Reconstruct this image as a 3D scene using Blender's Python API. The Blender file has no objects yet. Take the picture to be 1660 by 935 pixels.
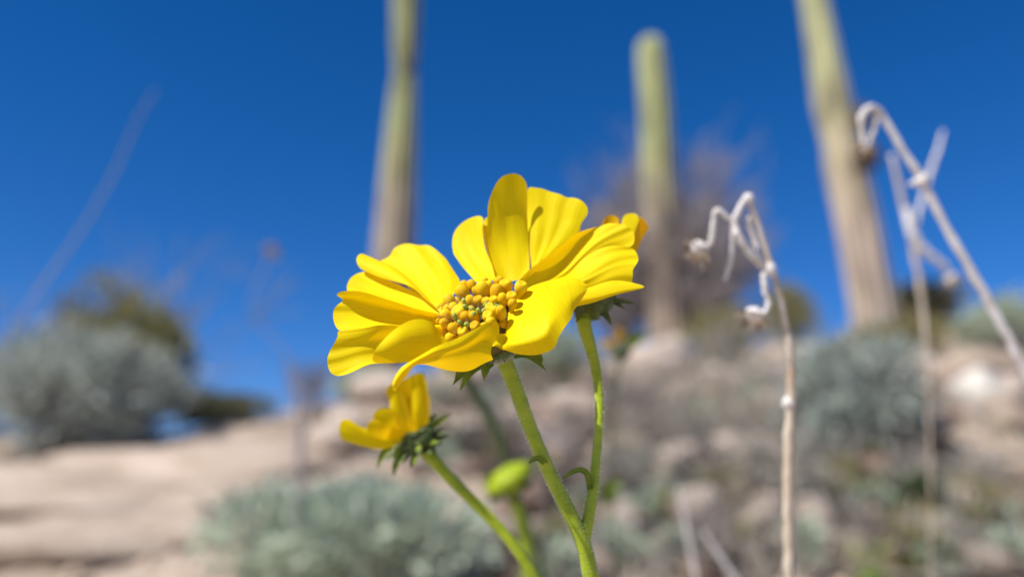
import bpy, bmesh, math, random
from mathutils import Vector, Matrix, noise

random.seed(7)
SC = bpy.context.scene
COL = SC.collection

# ------------------------------------------------------------------ camera
FPX = 1400.0                      # focal length in photo pixels (photo is 1660 x 935)
CAMZ = 0.45
PITCH = math.radians(15.0)
D0 = 0.104                        # distance to the big flower, metres
CAM = Vector((0, 0, CAMZ))
FWD = Vector((0, math.cos(PITCH), math.sin(PITCH)))
UPV = Vector((0, -math.sin(PITCH), math.cos(PITCH)))
RGT = Vector((1, 0, 0))

cd = bpy.data.cameras.new('camera')
cam = bpy.data.objects.new('camera', cd)
COL.objects.link(cam)
cam.location = CAM
cam.rotation_euler = (math.pi / 2 + PITCH, 0, 0)
cd.sensor_width = 36.0
cd.lens = 36.0 * FPX / 1660.0
cd.clip_start = 0.005
cd.clip_end = 3000
cd.dof.use_dof = True
cd.dof.focus_distance = D0 * 0.975
cd.dof.aperture_fstop = 11.5
SC.camera = cam

# ------------------------------------------------------------------ world, sun, exposure
SUN_EL = math.radians(48)
SUN_PHI = math.radians(54)        # left of the direction straight behind the camera
sdir = Vector((-math.sin(SUN_PHI) * math.cos(SUN_EL), -math.cos(SUN_PHI) * math.cos(SUN_EL), math.sin(SUN_EL)))
wd = bpy.data.worlds.new('World')
SC.world = wd
wd.use_nodes = True
nt = wd.node_tree
bg = nt.nodes['Background']
sky = nt.nodes.new('ShaderNodeTexSky')
sky.sky_type = 'NISHITA'
sky.sun_disc = False
sky.sun_elevation = SUN_EL
sky.sun_rotation = math.atan2(sdir.x, sdir.y)
sky.altitude = 1200
sky.air_density = 0.85
sky.dust_density = 0.0
sky.ozone_density = 5.0
hs = nt.nodes.new('ShaderNodeHueSaturation')
hs.inputs['Saturation'].default_value = 1.30
nt.links.new(sky.outputs[0], hs.inputs['Color'])
tn = nt.nodes.new('ShaderNodeMix'); tn.data_type = 'RGBA'; tn.blend_type = 'MULTIPLY'; tn.inputs[0].default_value = 1.0
tn.inputs[7].default_value = (1.0, 0.86, 1.0, 1)      # the deep polarised blue of the desert air
nt.links.new(hs.outputs[0], tn.inputs[6])
nt.links.new(tn.outputs[2], bg.inputs[0])
bg.inputs[1].default_value = 0.10
sl = bpy.data.lights.new('sun', 'SUN')
sl.energy = 4.9
sl.angle = math.radians(0.53)
sl.color = (1.0, 0.95, 0.87)
so = bpy.data.objects.new('sun', sl)
COL.objects.link(so)
so.rotation_euler = sdir.to_track_quat('Z', 'Y').to_euler()
so.location = (-3, -3, 6)
vs = SC.view_settings
vs.view_transform = 'Standard'
vs.look = 'None'
vs.exposure = 0.4
vs.gamma = 1.0
SC.render.engine = 'CYCLES'
SC.cycles.use_denoising = True
SC.cycles.max_bounces = 10
SC.cycles.transmission_bounces = 8

# ------------------------------------------------------------------ helpers
def W(px, py, D):
    """photo pixel + distance along the view axis -> world point"""
    return CAM + D * (FWD + RGT * ((px - 830.0) / FPX) + UPV * ((467.5 - py) / FPX))

def FW(p):
    """(px, py, depth in photo pixels behind the flower centre) -> world"""
    return W(p[0], p[1], D0 * (1.0 + p[2] / FPX))

def tag(o, label=None, cat=None, group=None, kind=None):
    if label: o['label'] = label
    if cat: o['category'] = cat
    if group: o['group'] = group
    if kind: o['kind'] = kind
    return o

def empty(name, loc):
    o = bpy.data.objects.new(name, None)
    o.empty_display_size = 0.02
    COL.objects.link(o)
    o.location = loc
    return o

def mesh_obj(name, verts, faces, mat, parent=None, origin=None, smooth=True, uvs=None, subsurf=0):
    """verts in world space; origin = root location that the object is local to"""
    off = origin if origin is not None else Vector((0, 0, 0))
    me = bpy.data.meshes.new(name)
    me.from_pydata([tuple(Vector(v) - off) for v in verts], [], faces)
    if uvs is not None:
        ul = me.uv_layers.new(name='UVMap')
        for poly in me.polygons:
            for li in poly.loop_indices:
                ul.data[li].uv = uvs[me.loops[li].vertex_index]
    if smooth:
        me.polygons.foreach_set('use_smooth', [True] * len(me.polygons))
    me.materials.append(mat)
    me.update()
    o = bpy.data.objects.new(name, me)
    COL.objects.link(o)
    if parent is not None:
        o.parent = parent
    elif origin is not None:
        o.location = origin
    if subsurf:
        m = o.modifiers.new('sub', 'SUBSURF')
        m.levels = subsurf
        m.render_levels = subsurf
    return o

class MB:
    def __init__(self):
        self.v = []; self.f = []
    def tube(self, pts, radii, sides=8, cap=True):
        pts = [Vector(p) for p in pts]
        n = len(pts); b0 = len(self.v)
        t0 = (pts[1] - pts[0]).normalized()
        a = Vector((0, 0, 1)) if abs(t0.z) < 0.9 else Vector((1, 0, 0))
        nx = t0.cross(a).normalized()
        for i in range(n):
            t = (pts[min(i + 1, n - 1)] - pts[max(i - 1, 0)])
            if t.length < 1e-12: t = t0
            t = t.normalized()
            nx = (nx - t * nx.dot(t))
            if nx.length < 1e-6: nx = t.orthogonal()
            nx.normalize()
            ny = t.cross(nx)
            r = radii[i] if hasattr(radii, '__len__') else radii
            for k in range(sides):
                an = 2 * math.pi * k / sides
                self.v.append(pts[i] + (nx * math.cos(an) + ny * math.sin(an)) * r)
        for i in range(n - 1):
            for k in range(sides):
                k2 = (k + 1) % sides
                self.f.append((b0 + i * sides + k, b0 + i * sides + k2, b0 + (i + 1) * sides + k2, b0 + (i + 1) * sides + k))
        if cap:
            self.f.append(tuple(b0 + k for k in range(sides))[::-1])
            self.f.append(tuple(b0 + (n - 1) * sides + k for k in range(sides)))
    def grid(self, rows):
        b0 = len(self.v); m = len(rows[0])
        for r in rows: self.v.extend(r)
        for i in range(len(rows) - 1):
            for j in range(m - 1):
                a = b0 + i * m + j
                self.f.append((a, a + 1, a + m + 1, a + m))
    def leaf(self, p, d, nrm, ln, w):
        """a folded lance-shaped leaf of four faces"""
        d = d.normalized(); s = d.cross(nrm)
        if s.length < 1e-5: s = d.orthogonal()
        s.normalize(); up = s.cross(d)
        b = len(self.v)
        self.v += [p, p + d * ln * .45 + s * w * .5 + up * w * .16, p + d * ln * .5 - up * w * .05,
                   p + d * ln * .45 - s * w * .5 + up * w * .16, p + d * ln - up * ln * .08]
        self.f += [(b, b + 1, b + 2), (b, b + 2, b + 3), (b + 1, b + 4, b + 2), (b + 2, b + 4, b + 3)]
    def lathe(self, c, axis, prof, sides=16):
        """prof: (radius, height along axis)"""
        axis = axis.normalized(); x = axis.orthogonal().normalized(); y = axis.cross(x)
        b = len(self.v)
        for r, h in prof:
            for k in range(sides):
                a = 2 * math.pi * k / sides
                self.v.append(c + axis * h + (x * math.cos(a) + y * math.sin(a)) * r)
        for i in range(len(prof) - 1):
            for k in range(sides):
                k2 = (k + 1) % sides
                self.f.append((b + i * sides + k, b + i * sides + k2, b + (i + 1) * sides + k2, b + (i + 1) * sides + k))
        self.f.append(tuple(b + k for k in range(sides))[::-1])
        self.f.append(tuple(b + (len(prof) - 1) * sides + k for k in range(sides)))
    def build(self, name, mat, parent=None, origin=None, smooth=True, subsurf=0):
        return mesh_obj(name, self.v, self.f, mat, parent, origin, smooth, None, subsurf)

def catmull(pts, n):
    """smooth resample of a polyline of equal-length tuples"""
    P = [Vector(p) for p in pts]
    if len(P) == 2:
        return [P[0].lerp(P[1], i / (n - 1)) for i in range(n)]
    dense = []
    for i in range(len(P) - 1):
        p0 = P[i - 1] if i > 0 else P[0] * 2 - P[1]
        p1, p2 = P[i], P[i + 1]
        p3 = P[i + 2] if i + 2 < len(P) else P[-1] * 2 - P[-2]
        for k in range(8):
            t = k / 8
            dense.append(0.5 * ((2 * p1) + (p2 - p0) * t + (2 * p0 - 5 * p1 + 4 * p2 - p3) * t * t + (3 * p1 - p0 - 3 * p2 + p3) * t ** 3))
    dense.append(P[-1])
    L = [0]
    for i in range(1, len(dense)): L.append(L[-1] + (dense[i] - dense[i - 1]).length)
    out = []; j = 0
    for i in range(n):
        s = L[-1] * i / (n - 1)
        while j < len(L) - 2 and L[j + 1] < s: j += 1
        seg = L[j + 1] - L[j]
        t = 0 if seg < 1e-12 else (s - L[j]) / seg
        out.append(dense[j].lerp(dense[j + 1], min(max(t, 0), 1)))
    return out

# ------------------------------------------------------------------ materials
def newmat(name):
    m = bpy.data.materials.new(name); m.use_nodes = True
    return m, m.node_tree, m.node_tree.nodes['Principled BSDF']

def ramp(nt, stops):
    r = nt.nodes.new('ShaderNodeValToRGB')
    while len(r.color_ramp.elements) < len(stops): r.color_ramp.elements.new(0.5)
    for e, (p, c) in zip(r.color_ramp.elements, stops):
        e.position = p; e.color = (c[0], c[1], c[2], 1)
    return r

def noise_mat(name, stops, scale, rough=0.8, detail=6, bump=0.0, bscale=None, spec=0.3, dist=0.001, trans=0.0, coord='Object'):
    m, nt, b = newmat(name)
    tc = nt.nodes.new('ShaderNodeTexCoord')
    n = nt.nodes.new('ShaderNodeTexNoise'); n.inputs['Scale'].default_value = scale; n.inputs['Detail'].default_value = detail
    nt.links.new(tc.outputs[coord], n.inputs['Vector'])
    r = ramp(nt, stops)
    nt.links.new(n.outputs['Fac'], r.inputs[0])
    nt.links.new(r.outputs[0], b.inputs['Base Color'])
    b.inputs['Roughness'].default_value = rough
    b.inputs['Specular IOR Level'].default_value = spec
    if bump:
        n2 = nt.nodes.new('ShaderNodeTexNoise'); n2.inputs['Scale'].default_value = bscale or scale * 4; n2.inputs['Detail'].default_value = 8
        nt.links.new(tc.outputs[coord], n2.inputs['Vector'])
        bp = nt.nodes.new('ShaderNodeBump'); bp.inputs['Strength'].default_value = bump; bp.inputs['Distance'].default_value = dist
        nt.links.new(n2.outputs['Fac'], bp.inputs['Height'])
        nt.links.new(bp.outputs[0], b.inputs['Normal'])
    if trans:
        tr = nt.nodes.new('ShaderNodeBsdfTranslucent')
        nt.links.new(r.outputs[0], tr.inputs[0])
        mx = nt.nodes.new('ShaderNodeMixShader'); mx.inputs[0].default_value = trans
        out = nt.nodes['Material Output']
        nt.links.new(b.outputs[0], mx.inputs[1]); nt.links.new(tr.outputs[0], mx.inputs[2])
        nt.links.new(mx.outputs[0], out.inputs[0])
    return m

def petal_mat(name, c1, c2, trans_col, trans=0.35):
    m, nt, b = newmat(name)
    uv = nt.nodes.new('ShaderNodeTexCoord')
    mp = nt.nodes.new('ShaderNodeMapping')
    mp.inputs['Scale'].default_value = (1.5, 26, 1)
    nt.links.new(uv.outputs['UV'], mp.inputs['Vector'])
    n = nt.nodes.new('ShaderNodeTexNoise'); n.inputs['Scale'].default_value = 1.0; n.inputs['Detail'].default_value = 4
    nt.links.new(mp.outputs[0], n.inputs['Vector'])
    n2 = nt.nodes.new('ShaderNodeTexNoise'); n2.inputs['Scale'].default_value = 260.0; n2.inputs['Detail'].default_value = 3
    nt.links.new(uv.outputs['Object'], n2.inputs['Vector'])
    ad = nt.nodes.new('ShaderNodeMath'); ad.operation = 'MULTIPLY_ADD'; ad.inputs[1].default_value = 0.6
    nt.links.new(n.outputs['Fac'], ad.inputs[0])
    ml = nt.nodes.new('ShaderNodeMath'); ml.operation = 'MULTIPLY'; ml.inputs[1].default_value = 0.4
    nt.links.new(n2.outputs['Fac'], ml.inputs[0]); nt.links.new(ml.outputs[0], ad.inputs[2])
    r = ramp(nt, [(0.36, c2), (0.62, c1)])
    nt.links.new(ad.outputs[0], r.inputs[0])
    nt.links.new(r.outputs[0], b.inputs['Base Color'])
    b.inputs['Roughness'].default_value = 0.55
    b.inputs['Specular IOR Level'].default_value = 0.12
    bp = nt.nodes.new('ShaderNodeBump'); bp.inputs['Strength'].default_value = 0.4; bp.inputs['Distance'].default_value = 0.00014
    nt.links.new(n.outputs['Fac'], bp.inputs['Height'])
    nt.links.new(bp.outputs[0], b.inputs['Normal'])
    tr = nt.nodes.new('ShaderNodeBsdfTranslucent'); tr.inputs[0].default_value = (*trans_col, 1)
    mx = nt.nodes.new('ShaderNodeMixShader'); mx.inputs[0].default_value = trans
    nt.links.new(b.outputs[0], mx.inputs[1]); nt.links.new(tr.outputs[0], mx.inputs[2])
    nt.links.new(mx.outputs[0], nt.nodes['Material Output'].inputs[0])
    return m

M_petal = petal_mat('petal_yellow', (0.93, 0.80, 0.002), (0.85, 0.66, 0.0015), (0.95, 0.55, 0.001), 0.34)
M_petal_o = petal_mat('petal_orange', (0.88, 0.55, 0.003), (0.84, 0.46, 0.002), (0.90, 0.38, 0.002), 0.35)
M_floret = noise_mat('floret_orange', [(0.3, (0.74, 0.41, 0.004)), (0.7, (0.86, 0.56, 0.008))], 900, 0.55, bump=0.5, bscale=3500, dist=0.00006, spec=0.12)
_nt = M_floret.node_tree; _b = _nt.nodes['Principled BSDF']
_oi = _nt.nodes.new('ShaderNodeObjectInfo'); _rr = ramp(_nt, [(0.0, (0.82, 0.76, 0.6)), (0.6, (1, 1, 1)), (1.0, (1.0, 1.15, 1.0))])
_mm = _nt.nodes.new('ShaderNodeMix'); _mm.data_type = 'RGBA'; _mm.blend_type = 'MULTIPLY'; _mm.inputs[0].default_value = 1.0
_src = _b.inputs['Base Color'].links[0].from_socket
_nt.links.new(_oi.outputs['Random'], _rr.inputs[0]); _nt.links.new(_src, _mm.inputs[6]); _nt.links.new(_rr.outputs[0], _mm.inputs[7]); _nt.links.new(_mm.outputs[2], _b.inputs['Base Color'])
M_floret_y = noise_mat('floret_neck', [(0.3, (0.42, 0.26, 0.02)), (0.7, (0.55, 0.36, 0.03))], 900, 0.6)
M_style = noise_mat('style_green', [(0.3, (0.22, 0.30, 0.03)), (0.7, (0.38, 0.44, 0.08))], 1200, 0.6)
M_hair = noise_mat('pale_hair', [(0.3, (0.62, 0.62, 0.52)), (0.7, (0.78, 0.78, 0.70))], 800, 0.5, trans=0.4)
M_recept = noise_mat('receptacle', [(0.3, (0.05, 0.045, 0.012)), (0.7, (0.16, 0.13, 0.03))], 700, 0.9, bump=0.6, bscale=2500, dist=0.0002)
M_invol = noise_mat('involucre_green', [(0.3, (0.05, 0.08, 0.025)), (0.7, (0.12, 0.16, 0.06))], 900, 0.8, bump=0.6, bscale=3000, dist=0.0002)
M_bract = noise_mat('bract_green', [(0.3, (0.11, 0.17, 0.015)), (0.7, (0.22, 0.30, 0.03))], 700, 0.6, trans=0.3)
M_stem = noise_mat('stem_green', [(0.3, (0.25, 0.35, 0.012)), (0.7, (0.41, 0.50, 0.025))], 500, 0.4, bump=0.5, bscale=2600, dist=0.00015)
M_bud = noise_mat('bud_green', [(0.3, (0.25, 0.36, 0.01)), (0.7, (0.44, 0.50, 0.015))], 500, 0.6, trans=0.2)
M_dry = noise_mat('dry_stalk', [(0.25, (0.42, 0.30, 0.19)), (0.5, (0.55, 0.47, 0.36)), (0.75, (0.68, 0.62, 0.55))], 130, 0.7, bump=0.5, bscale=1500, dist=0.0003)
M_drywhite = noise_mat('dry_stalk_pale', [(0.3, (0.50, 0.43, 0.37)), (0.48, (0.70, 0.66, 0.61)), (0.7, (0.82, 0.80, 0.77))], 260, 0.75, bump=0.6, bscale=1500, dist=0.0004)
M_drydark = noise_mat('dried_head', [(0.3, (0.16, 0.10, 0.06)), (0.7, (0.36, 0.25, 0.16))], 400, 0.8)

M_scar = noise_mat('cactus_scar', [(0.3, (0.05, 0.035, 0.025)), (0.7, (0.13, 0.10, 0.075))], 20, 0.9)

# saguaro skin: green above, corky grey-pink below (object z runs up from the base)
def saguaro_mat(name, z0, z1, warm=False):
    m, nt, b = newmat(name)
    tc = nt.nodes.new('ShaderNodeTexCoord')
    sp = nt.nodes.new('ShaderNodeSeparateXYZ'); nt.links.new(tc.outputs['Object'], sp.inputs[0])
    n = nt.nodes.new('ShaderNodeTexNoise'); n.inputs['Scale'].default_value = 4; n.inputs['Detail'].default_value = 6
    nt.links.new(tc.outputs['Object'], n.inputs['Vector'])
    mr = nt.nodes.new('ShaderNodeMapRange'); mr.inputs[1].default_value = z0; mr.inputs[2].default_value = z1
    nt.links.new(sp.outputs[2], mr.inputs[0])
    ad = nt.nodes.new('ShaderNodeMath'); ad.operation = 'ADD'
    sb = nt.nodes.new('ShaderNodeMath'); sb.operation = 'MULTIPLY_ADD'; sb.inputs[1].default_value = 0.7; sb.inputs[2].default_value = -0.35
    nt.links.new(n.outputs['Fac'], sb.inputs[0]); nt.links.new(mr.outputs[0], ad.inputs[0]); nt.links.new(sb.outputs[0], ad.inputs[1])
    r = ramp(nt, [(0.0, (0.38, 0.305, 0.24)), (0.45, (0.40, 0.335, 0.235)), (0.8, (0.36, 0.35, 0.17)), (1.0, (0.35, 0.38, 0.17))] if not warm else
             [(0.0, (0.42, 0.34, 0.275)), (0.4, (0.43, 0.365, 0.26)), (0.75, (0.42, 0.39, 0.235)), (1.0, (0.40, 0.41, 0.22))])
    nt.links.new(ad.outputs[0], r.inputs[0])
    mp = nt.nodes.new('ShaderNodeMapping'); mp.inputs['Scale'].default_value = (9, 9, 2.2); nt.links.new(tc.outputs['Object'], mp.inputs['Vector'])
    n3 = nt.nodes.new('ShaderNodeTexNoise'); n3.inputs['Scale'].default_value = 1.0; n3.inputs['Detail'].default_value = 5
    nt.links.new(mp.outputs[0], n3.inputs['Vector'])
    r3 = ramp(nt, [(0.34, (0.45, 0.42, 0.38)), (0.56, (1.08, 1.06, 1.02))]); nt.links.new(n3.outputs['Fac'], r3.inputs[0])
    mm = nt.nodes.new('ShaderNodeMix'); mm.data_type = 'RGBA'; mm.blend_type = 'MULTIPLY'; mm.inputs[0].default_value = 1.0
    nt.links.new(r.outputs[0], mm.inputs[6]); nt.links.new(r3.outputs[0], mm.inputs[7]); nt.links.new(mm.outputs[2], b.inputs['Base Color'])
    b.inputs['Roughness'].default_value = 0.7
    n2 = nt.nodes.new('ShaderNodeTexNoise'); n2.inputs['Scale'].default_value = 40
    nt.links.new(tc.outputs['Object'], n2.inputs['Vector'])
    bp = nt.nodes.new('ShaderNodeBump'); bp.inputs['Strength'].default_value = 0.5; bp.inputs['Distance'].default_value = 0.01
    nt.links.new(n2.outputs['Fac'], bp.inputs['Height']); nt.links.new(bp.outputs[0], b.inputs['Normal'])
    return m

M_silver = noise_mat('silver_leaf', [(0.25, (0.31, 0.355, 0.30)), (0.75, (0.53, 0.565, 0.50))], 9, 0.7, trans=0.2)
M_silver2 = noise_mat('silver_green_leaf', [(0.25, (0.32, 0.39, 0.28)), (0.75, (0.54, 0.60, 0.47))], 9, 0.7, trans=0.2)
M_olive = noise_mat('olive_leaf', [(0.3, (0.17, 0.175, 0.055)), (0.7, (0.36, 0.31, 0.13))], 6, 0.7, trans=0.2)
M_dkgreen = noise_mat('dark_green_leaf', [(0.3, (0.05, 0.075, 0.03)), (0.7, (0.12, 0.14, 0.06))], 6, 0.7, trans=0.2)
M_lowgreen = noise_mat('muted_green_leaf', [(0.3, (0.10, 0.115, 0.055)), (0.7, (0.20, 0.20, 0.11))], 6, 0.7, trans=0.2)
M_ygreen = noise_mat('yellow_green_leaf', [(0.3, (0.20, 0.19, 0.06)), (0.7, (0.38, 0.34, 0.13))], 6, 0.7, trans=0.2)
M_herb = noise_mat('fresh_leaf', [(0.3, (0.13, 0.24, 0.03)), (0.7, (0.27, 0.40, 0.06))], 20, 0.6, trans=0.3)
M_brownleaf = noise_mat('withered_leaf', [(0.3, (0.06, 0.045, 0.032)), (0.7, (0.15, 0.115, 0.085))], 9, 0.8, trans=0.1)
M_straw = noise_mat('straw', [(0.3, (0.48, 0.40, 0.28)), (0.7, (0.66, 0.57, 0.43))], 9, 0.8, trans=0.2)
M_bark = noise_mat('grey_bark', [(0.3, (0.17, 0.14, 0.12)), (0.7, (0.33, 0.29, 0.26))], 12, 0.9)
M_twig = noise_mat('grey_twig', [(0.25, (0.20, 0.18, 0.15)), (0.75, (0.43, 0.39, 0.33))], 7, 0.9)
M_twig_p = noise_mat('mauve_twig', [(0.25, (0.22, 0.19, 0.18)), (0.75, (0.40, 0.35, 0.34))], 5, 0.9)
M_ground = noise_mat('gravel_soil', [(0.25, (0.25, 0.19, 0.14)), (0.5, (0.40, 0.315, 0.24)), (0.75, (0.53, 0.43, 0.34))], 2.2, 0.95, detail=10, bump=0.8, bscale=25, dist=0.03, coord='Object')
M_rock = noise_mat('tan_rock', [(0.25, (0.30, 0.22, 0.155)), (0.5, (0.47, 0.37, 0.28)), (0.75, (0.58, 0.47, 0.375))], 3.0, 0.9, detail=10, bump=0.8, bscale=14, dist=0.02)
M_rockp = noise_mat('pink_rock', [(0.25, (0.42, 0.30, 0.22)), (0.5, (0.60, 0.49, 0.40)), (0.75, (0.72, 0.63, 0.54))], 5.0, 0.9, detail=10, bump=0.8, bscale=20, dist=0.02)
M_rockw = noise_mat('white_rock', [(0.3, (0.62, 0.57, 0.48)), (0.7, (0.78, 0.73, 0.64))], 5.0, 0.9, bump=0.5, bscale=20, dist=0.02)
M_brown = noise_mat('brown_rock', [(0.3, (0.20, 0.13, 0.10)), (0.7, (0.36, 0.26, 0.20))], 4.0, 0.9, bump=0.6, bscale=20, dist=0.02)

# ------------------------------------------------------------------ ground
def crest_world(px, py, D):
    return W(px, py, D)
CREST = [crest_world(-900, 760, 4.2), crest_world(-300, 735, 4.3), crest_world(0, 712, 4.5), crest_world(260, 712, 4.7), crest_world(430, 682, 5.0),
         crest_world(560, 655, 5.6), crest_world(830, 600, 6.8), crest_world(1100, 572, 7.6), crest_world(1300, 555, 8.0), crest_world(1450, 520, 8.3),
         crest_world(1660, 506, 8.5), crest_world(2200, 470, 8.8), crest_world(3200, 430, 9.0)]
def g_base(x, y):
    C = CREST
    if x <= C[0].x: Yc, Zc = C[0].y, C[0].z
    elif x >= C[-1].x: Yc, Zc = C[-1].y, C[-1].z
    else:
        for i in range(len(C) - 1):
            if C[i].x <= x <= C[i + 1].x:
                t = (x - C[i].x) / (C[i + 1].x - C[i].x)
                t = t * t * (3 - 2 * t)
                Yc = C[i].y * (1 - t) + C[i + 1].y * t
                Zc = C[i].z * (1 - t) + C[i + 1].z * t
                break
    if y < 0: return 0.20 * y if y > -20 else -4 + 0.02 * (y + 20)
    r = y / Yc
    if r <= 1: return Zc * r
    e = y - Yc
    return Zc - 0.22 * e * e / (e + 1.0) if e < 60 else Zc - 0.22 * 3600 / 61 - 0.02 * (e - 60)
def gz(x, y):
    z = g_base(x, y)
    d = math.hypot(x, y)
    a = min(1.0, d / 1.5)
    z += a * 0.05 * noise.noise(Vector((x * 1.1, y * 1.1, 3.1)))
    z += a * 0.035 * noise.noise(Vector((x * 3.3, y * 3.3, 7.7)))
    z += 0.012 * noise.noise(Vector((x * 11, y * 11, 1.7)))
    return z
def axis_pts(lo, hi, near, n):
    out = []
    for i in range(n + 1):
        t = -1 + 2 * i / n
        s = near * t + ((hi if t > 0 else -lo) - near) * (abs(t) ** 5) * (1 if t > 0 else -1)
        out.append(s)
    return out
def make_ground():
    xs = axis_pts(-400, 400, 9, 240)
    ys = [v + 4 for v in axis_pts(-300, 700, 9, 240)]
    verts = [(x, y, gz(x, y)) for y in ys for x in xs]
    m = len(xs)
    faces = [(j * m + i, j * m + i + 1, (j + 1) * m + i + 1, (j + 1) * m + i) for j in range(len(ys) - 1) for i in range(m - 1)]
    o = mesh_obj('ground', verts, faces, M_ground)
    tag(o, 'tan gravelly desert hillside rising towards the cacti', 'ground', kind='structure')
make_ground()

def hit(px, py, lo=0.6, hi=12):
    """where the ray of a photo pixel first meets the ground"""
    D = lo
    while D < hi:
        p = W(px, py, D)
        if p.z < gz(p.x, p.y): return p, D
        D += 0.02
    return W(px, py, hi), hi
def on_ground(px, D):
    """ground point in the photo column px at distance D"""
    p = W(px, 600, D)
    return Vector((p.x, p.y, gz(p.x, p.y)))

# ------------------------------------------------------------------ saguaros
def saguaro(label, pts, D, ribs=13, z0=0.3, z1=2.0, scar=None, warm=False):
    """pts: (px, py, width px) from the base up"""
    base_c = W(pts[0][0], pts[0][1], D)
    base = Vector((base_c.x, base_c.y, gz(base_c.x, base_c.y) - 0.05))
    root = empty('saguaro_cactus', base)
    tag(root, label, 'cactus', 'saguaro cacti on the hillside')
    C = [base] + [W(p[0], p[1], D) for p in pts]
    for c in C[1:]: c.y = base.y          # upright: keep the stem over its foot
    # exact intersections of the pixel rays with the upright plane through the foot
    C = [base]; R = [pts[0][2] / 2 * D / FPX]
    for (px, py, w) in pts:
        d = FWD + RGT * ((px - 830) / FPX) + UPV * ((467.5 - py) / FPX)
        k = base.y / d.y
        C.append(CAM + d * k); R.append(w / 2 * k / FPX)
    n = 60
    CC = catmull([(c.x, c.y, c.z, r) if False else (c.x, c.y, c.z) for c in C], n)
    L = [0]
    for i in range(1, len(C)): L.append(L[-1] + (C[i] - C[i - 1]).length)
    def rad(s):
        for i in range(len(L) - 1):
            if s <= L[i + 1]:
                t = (s - L[i]) / max(L[i + 1] - L[i], 1e-9)
                return R[i] * (1 - t) + R[i + 1] * t
        return R[-1]
    mb = MB(); sides = ribs * 6
    rows = []
    tot = L[-1]
    def ring(c, r, depth=1.0):
        out = []
        for k in range(sides):
            a = 2 * math.pi * k / sides
            rr = r * (1 - 0.27 * depth * (0.5 + 0.5 * math.cos(a * ribs)) ** 1.5)
            out.append(c + Vector((math.cos(a) * rr, math.sin(a) * rr, 0)))
        return out
    for i, c in enumerate(CC):
        rows.append(ring(c, rad(tot * i / (n - 1))))
    rt = rad(tot); ctop = CC[-1]
    for k in range(1, 9):
        a = k / 8 * math.pi / 2
        rows.append(ring(ctop + Vector((0, 0, rt * 1.15 * math.sin(a))), max(rt * math.cos(a), 0.002), math.cos(a)))
    rows = [r + [r[0]] for r in rows]
    mb.grid(rows)
    m = saguaro_mat('saguaro_skin', z0, z1, warm)
    stem = mb.build('stem', m, root, base)
    # spine clusters down the rib crests, small enough to read as a fuzz
    sp = MB()
    for i in range(2, n - 1, 1):
        c = CC[i]; r = rad(tot * i / (n - 1))
        for k in range(ribs):
            a = 2 * math.pi * (k + 0.5) / ribs
            d = Vector((math.cos(a), math.sin(a), 0))
            for q in range(3):
                dd = (d + Vector((random.uniform(-.8, .8), random.uniform(-.8, .8), random.uniform(-.8, .8)))).normalized()
                p = c + d * r * 0.99; s = dd.orthogonal().normalized() * 0.0012
                b = len(sp.v); sp.v += [p - s, p + s, p + dd * 0.04]; sp.f.append((b, b + 1, b + 2))
    o = sp.build('spines', M_twig, root, base); tag(o, kind='stuff')
    if scar:
        for (px, py, w, h) in scar:
            d = FWD + RGT * ((px - 830) / FPX) + UPV * ((467.5 - py) / FPX)
            p = CAM + d * (base.y / d.y)
            s = MB()
            rr = w / 2 * D / FPX; hh = h / 2 * D / FPX
            s.lathe(p - Vector((0, 0.16, 0)), Vector((0, 0, 1)), [(rr * .2, -hh), (rr * .7, -hh * .7), (rr, -hh * .1), (rr * .85, hh * .5), (rr * .2, hh)], 12)
            for i, v in enumerate(s.v):
                s.v[i] = v + Vector((1, 1, 1)) * 0.012 * noise.noise(v * 30)
            s.build('woody_scar', M_scar, root, base)
    return root

saguaro('tall saguaro with pinkish grey lower trunk, rising directly behind the big yellow flower',
        [(612, 640, 80), (630, 480, 72), (640, 390, 66), (648, 250, 54), (654, 150, 42), (656, 118, 34), (657, 70, 42), (659, -60, 44), (663, -300, 42), (668, -420, 34)],
        6.6, z0=1.2, z1=2.6, scar=[(668, 122, 22, 34)])
saguaro('shorter saguaro with a rounded green top, standing in front of the mauve twiggy bush',
        [(1085, 585, 66), (1078, 480, 60), (1070, 330, 54), (1064, 200, 50), (1058, 120, 47), (1055, 82, 42)],
        7.2, z0=0.9, z1=1.9)
saguaro('leaning saguaro with a dark scar on its trunk, beside the pale bent dry stalk',
        [(1424, 560, 76), (1412, 480, 70), (1390, 360, 68), (1370, 270, 66), (1364, 235, 56), (1350, 170, 60), (1336, 90, 50), (1320, 0, 42), (1300, -120, 40), (1288, -240, 36)],
        6.4, z0=0.9, z1=2.4, scar=[(1390, 266, 50, 56), (1386, 206, 34, 50)], warm=True)

# ------------------------------------------------------------------ shrubs
def rnd_unit(upbias=0.0):
    while True:
        v = Vector((random.uniform(-1, 1), random.uniform(-1, 1), random.uniform(-1, 1)))
        if 0.05 < v.length < 1:
            v.normalize(); v.z += upbias
            return v.normalized()

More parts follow.
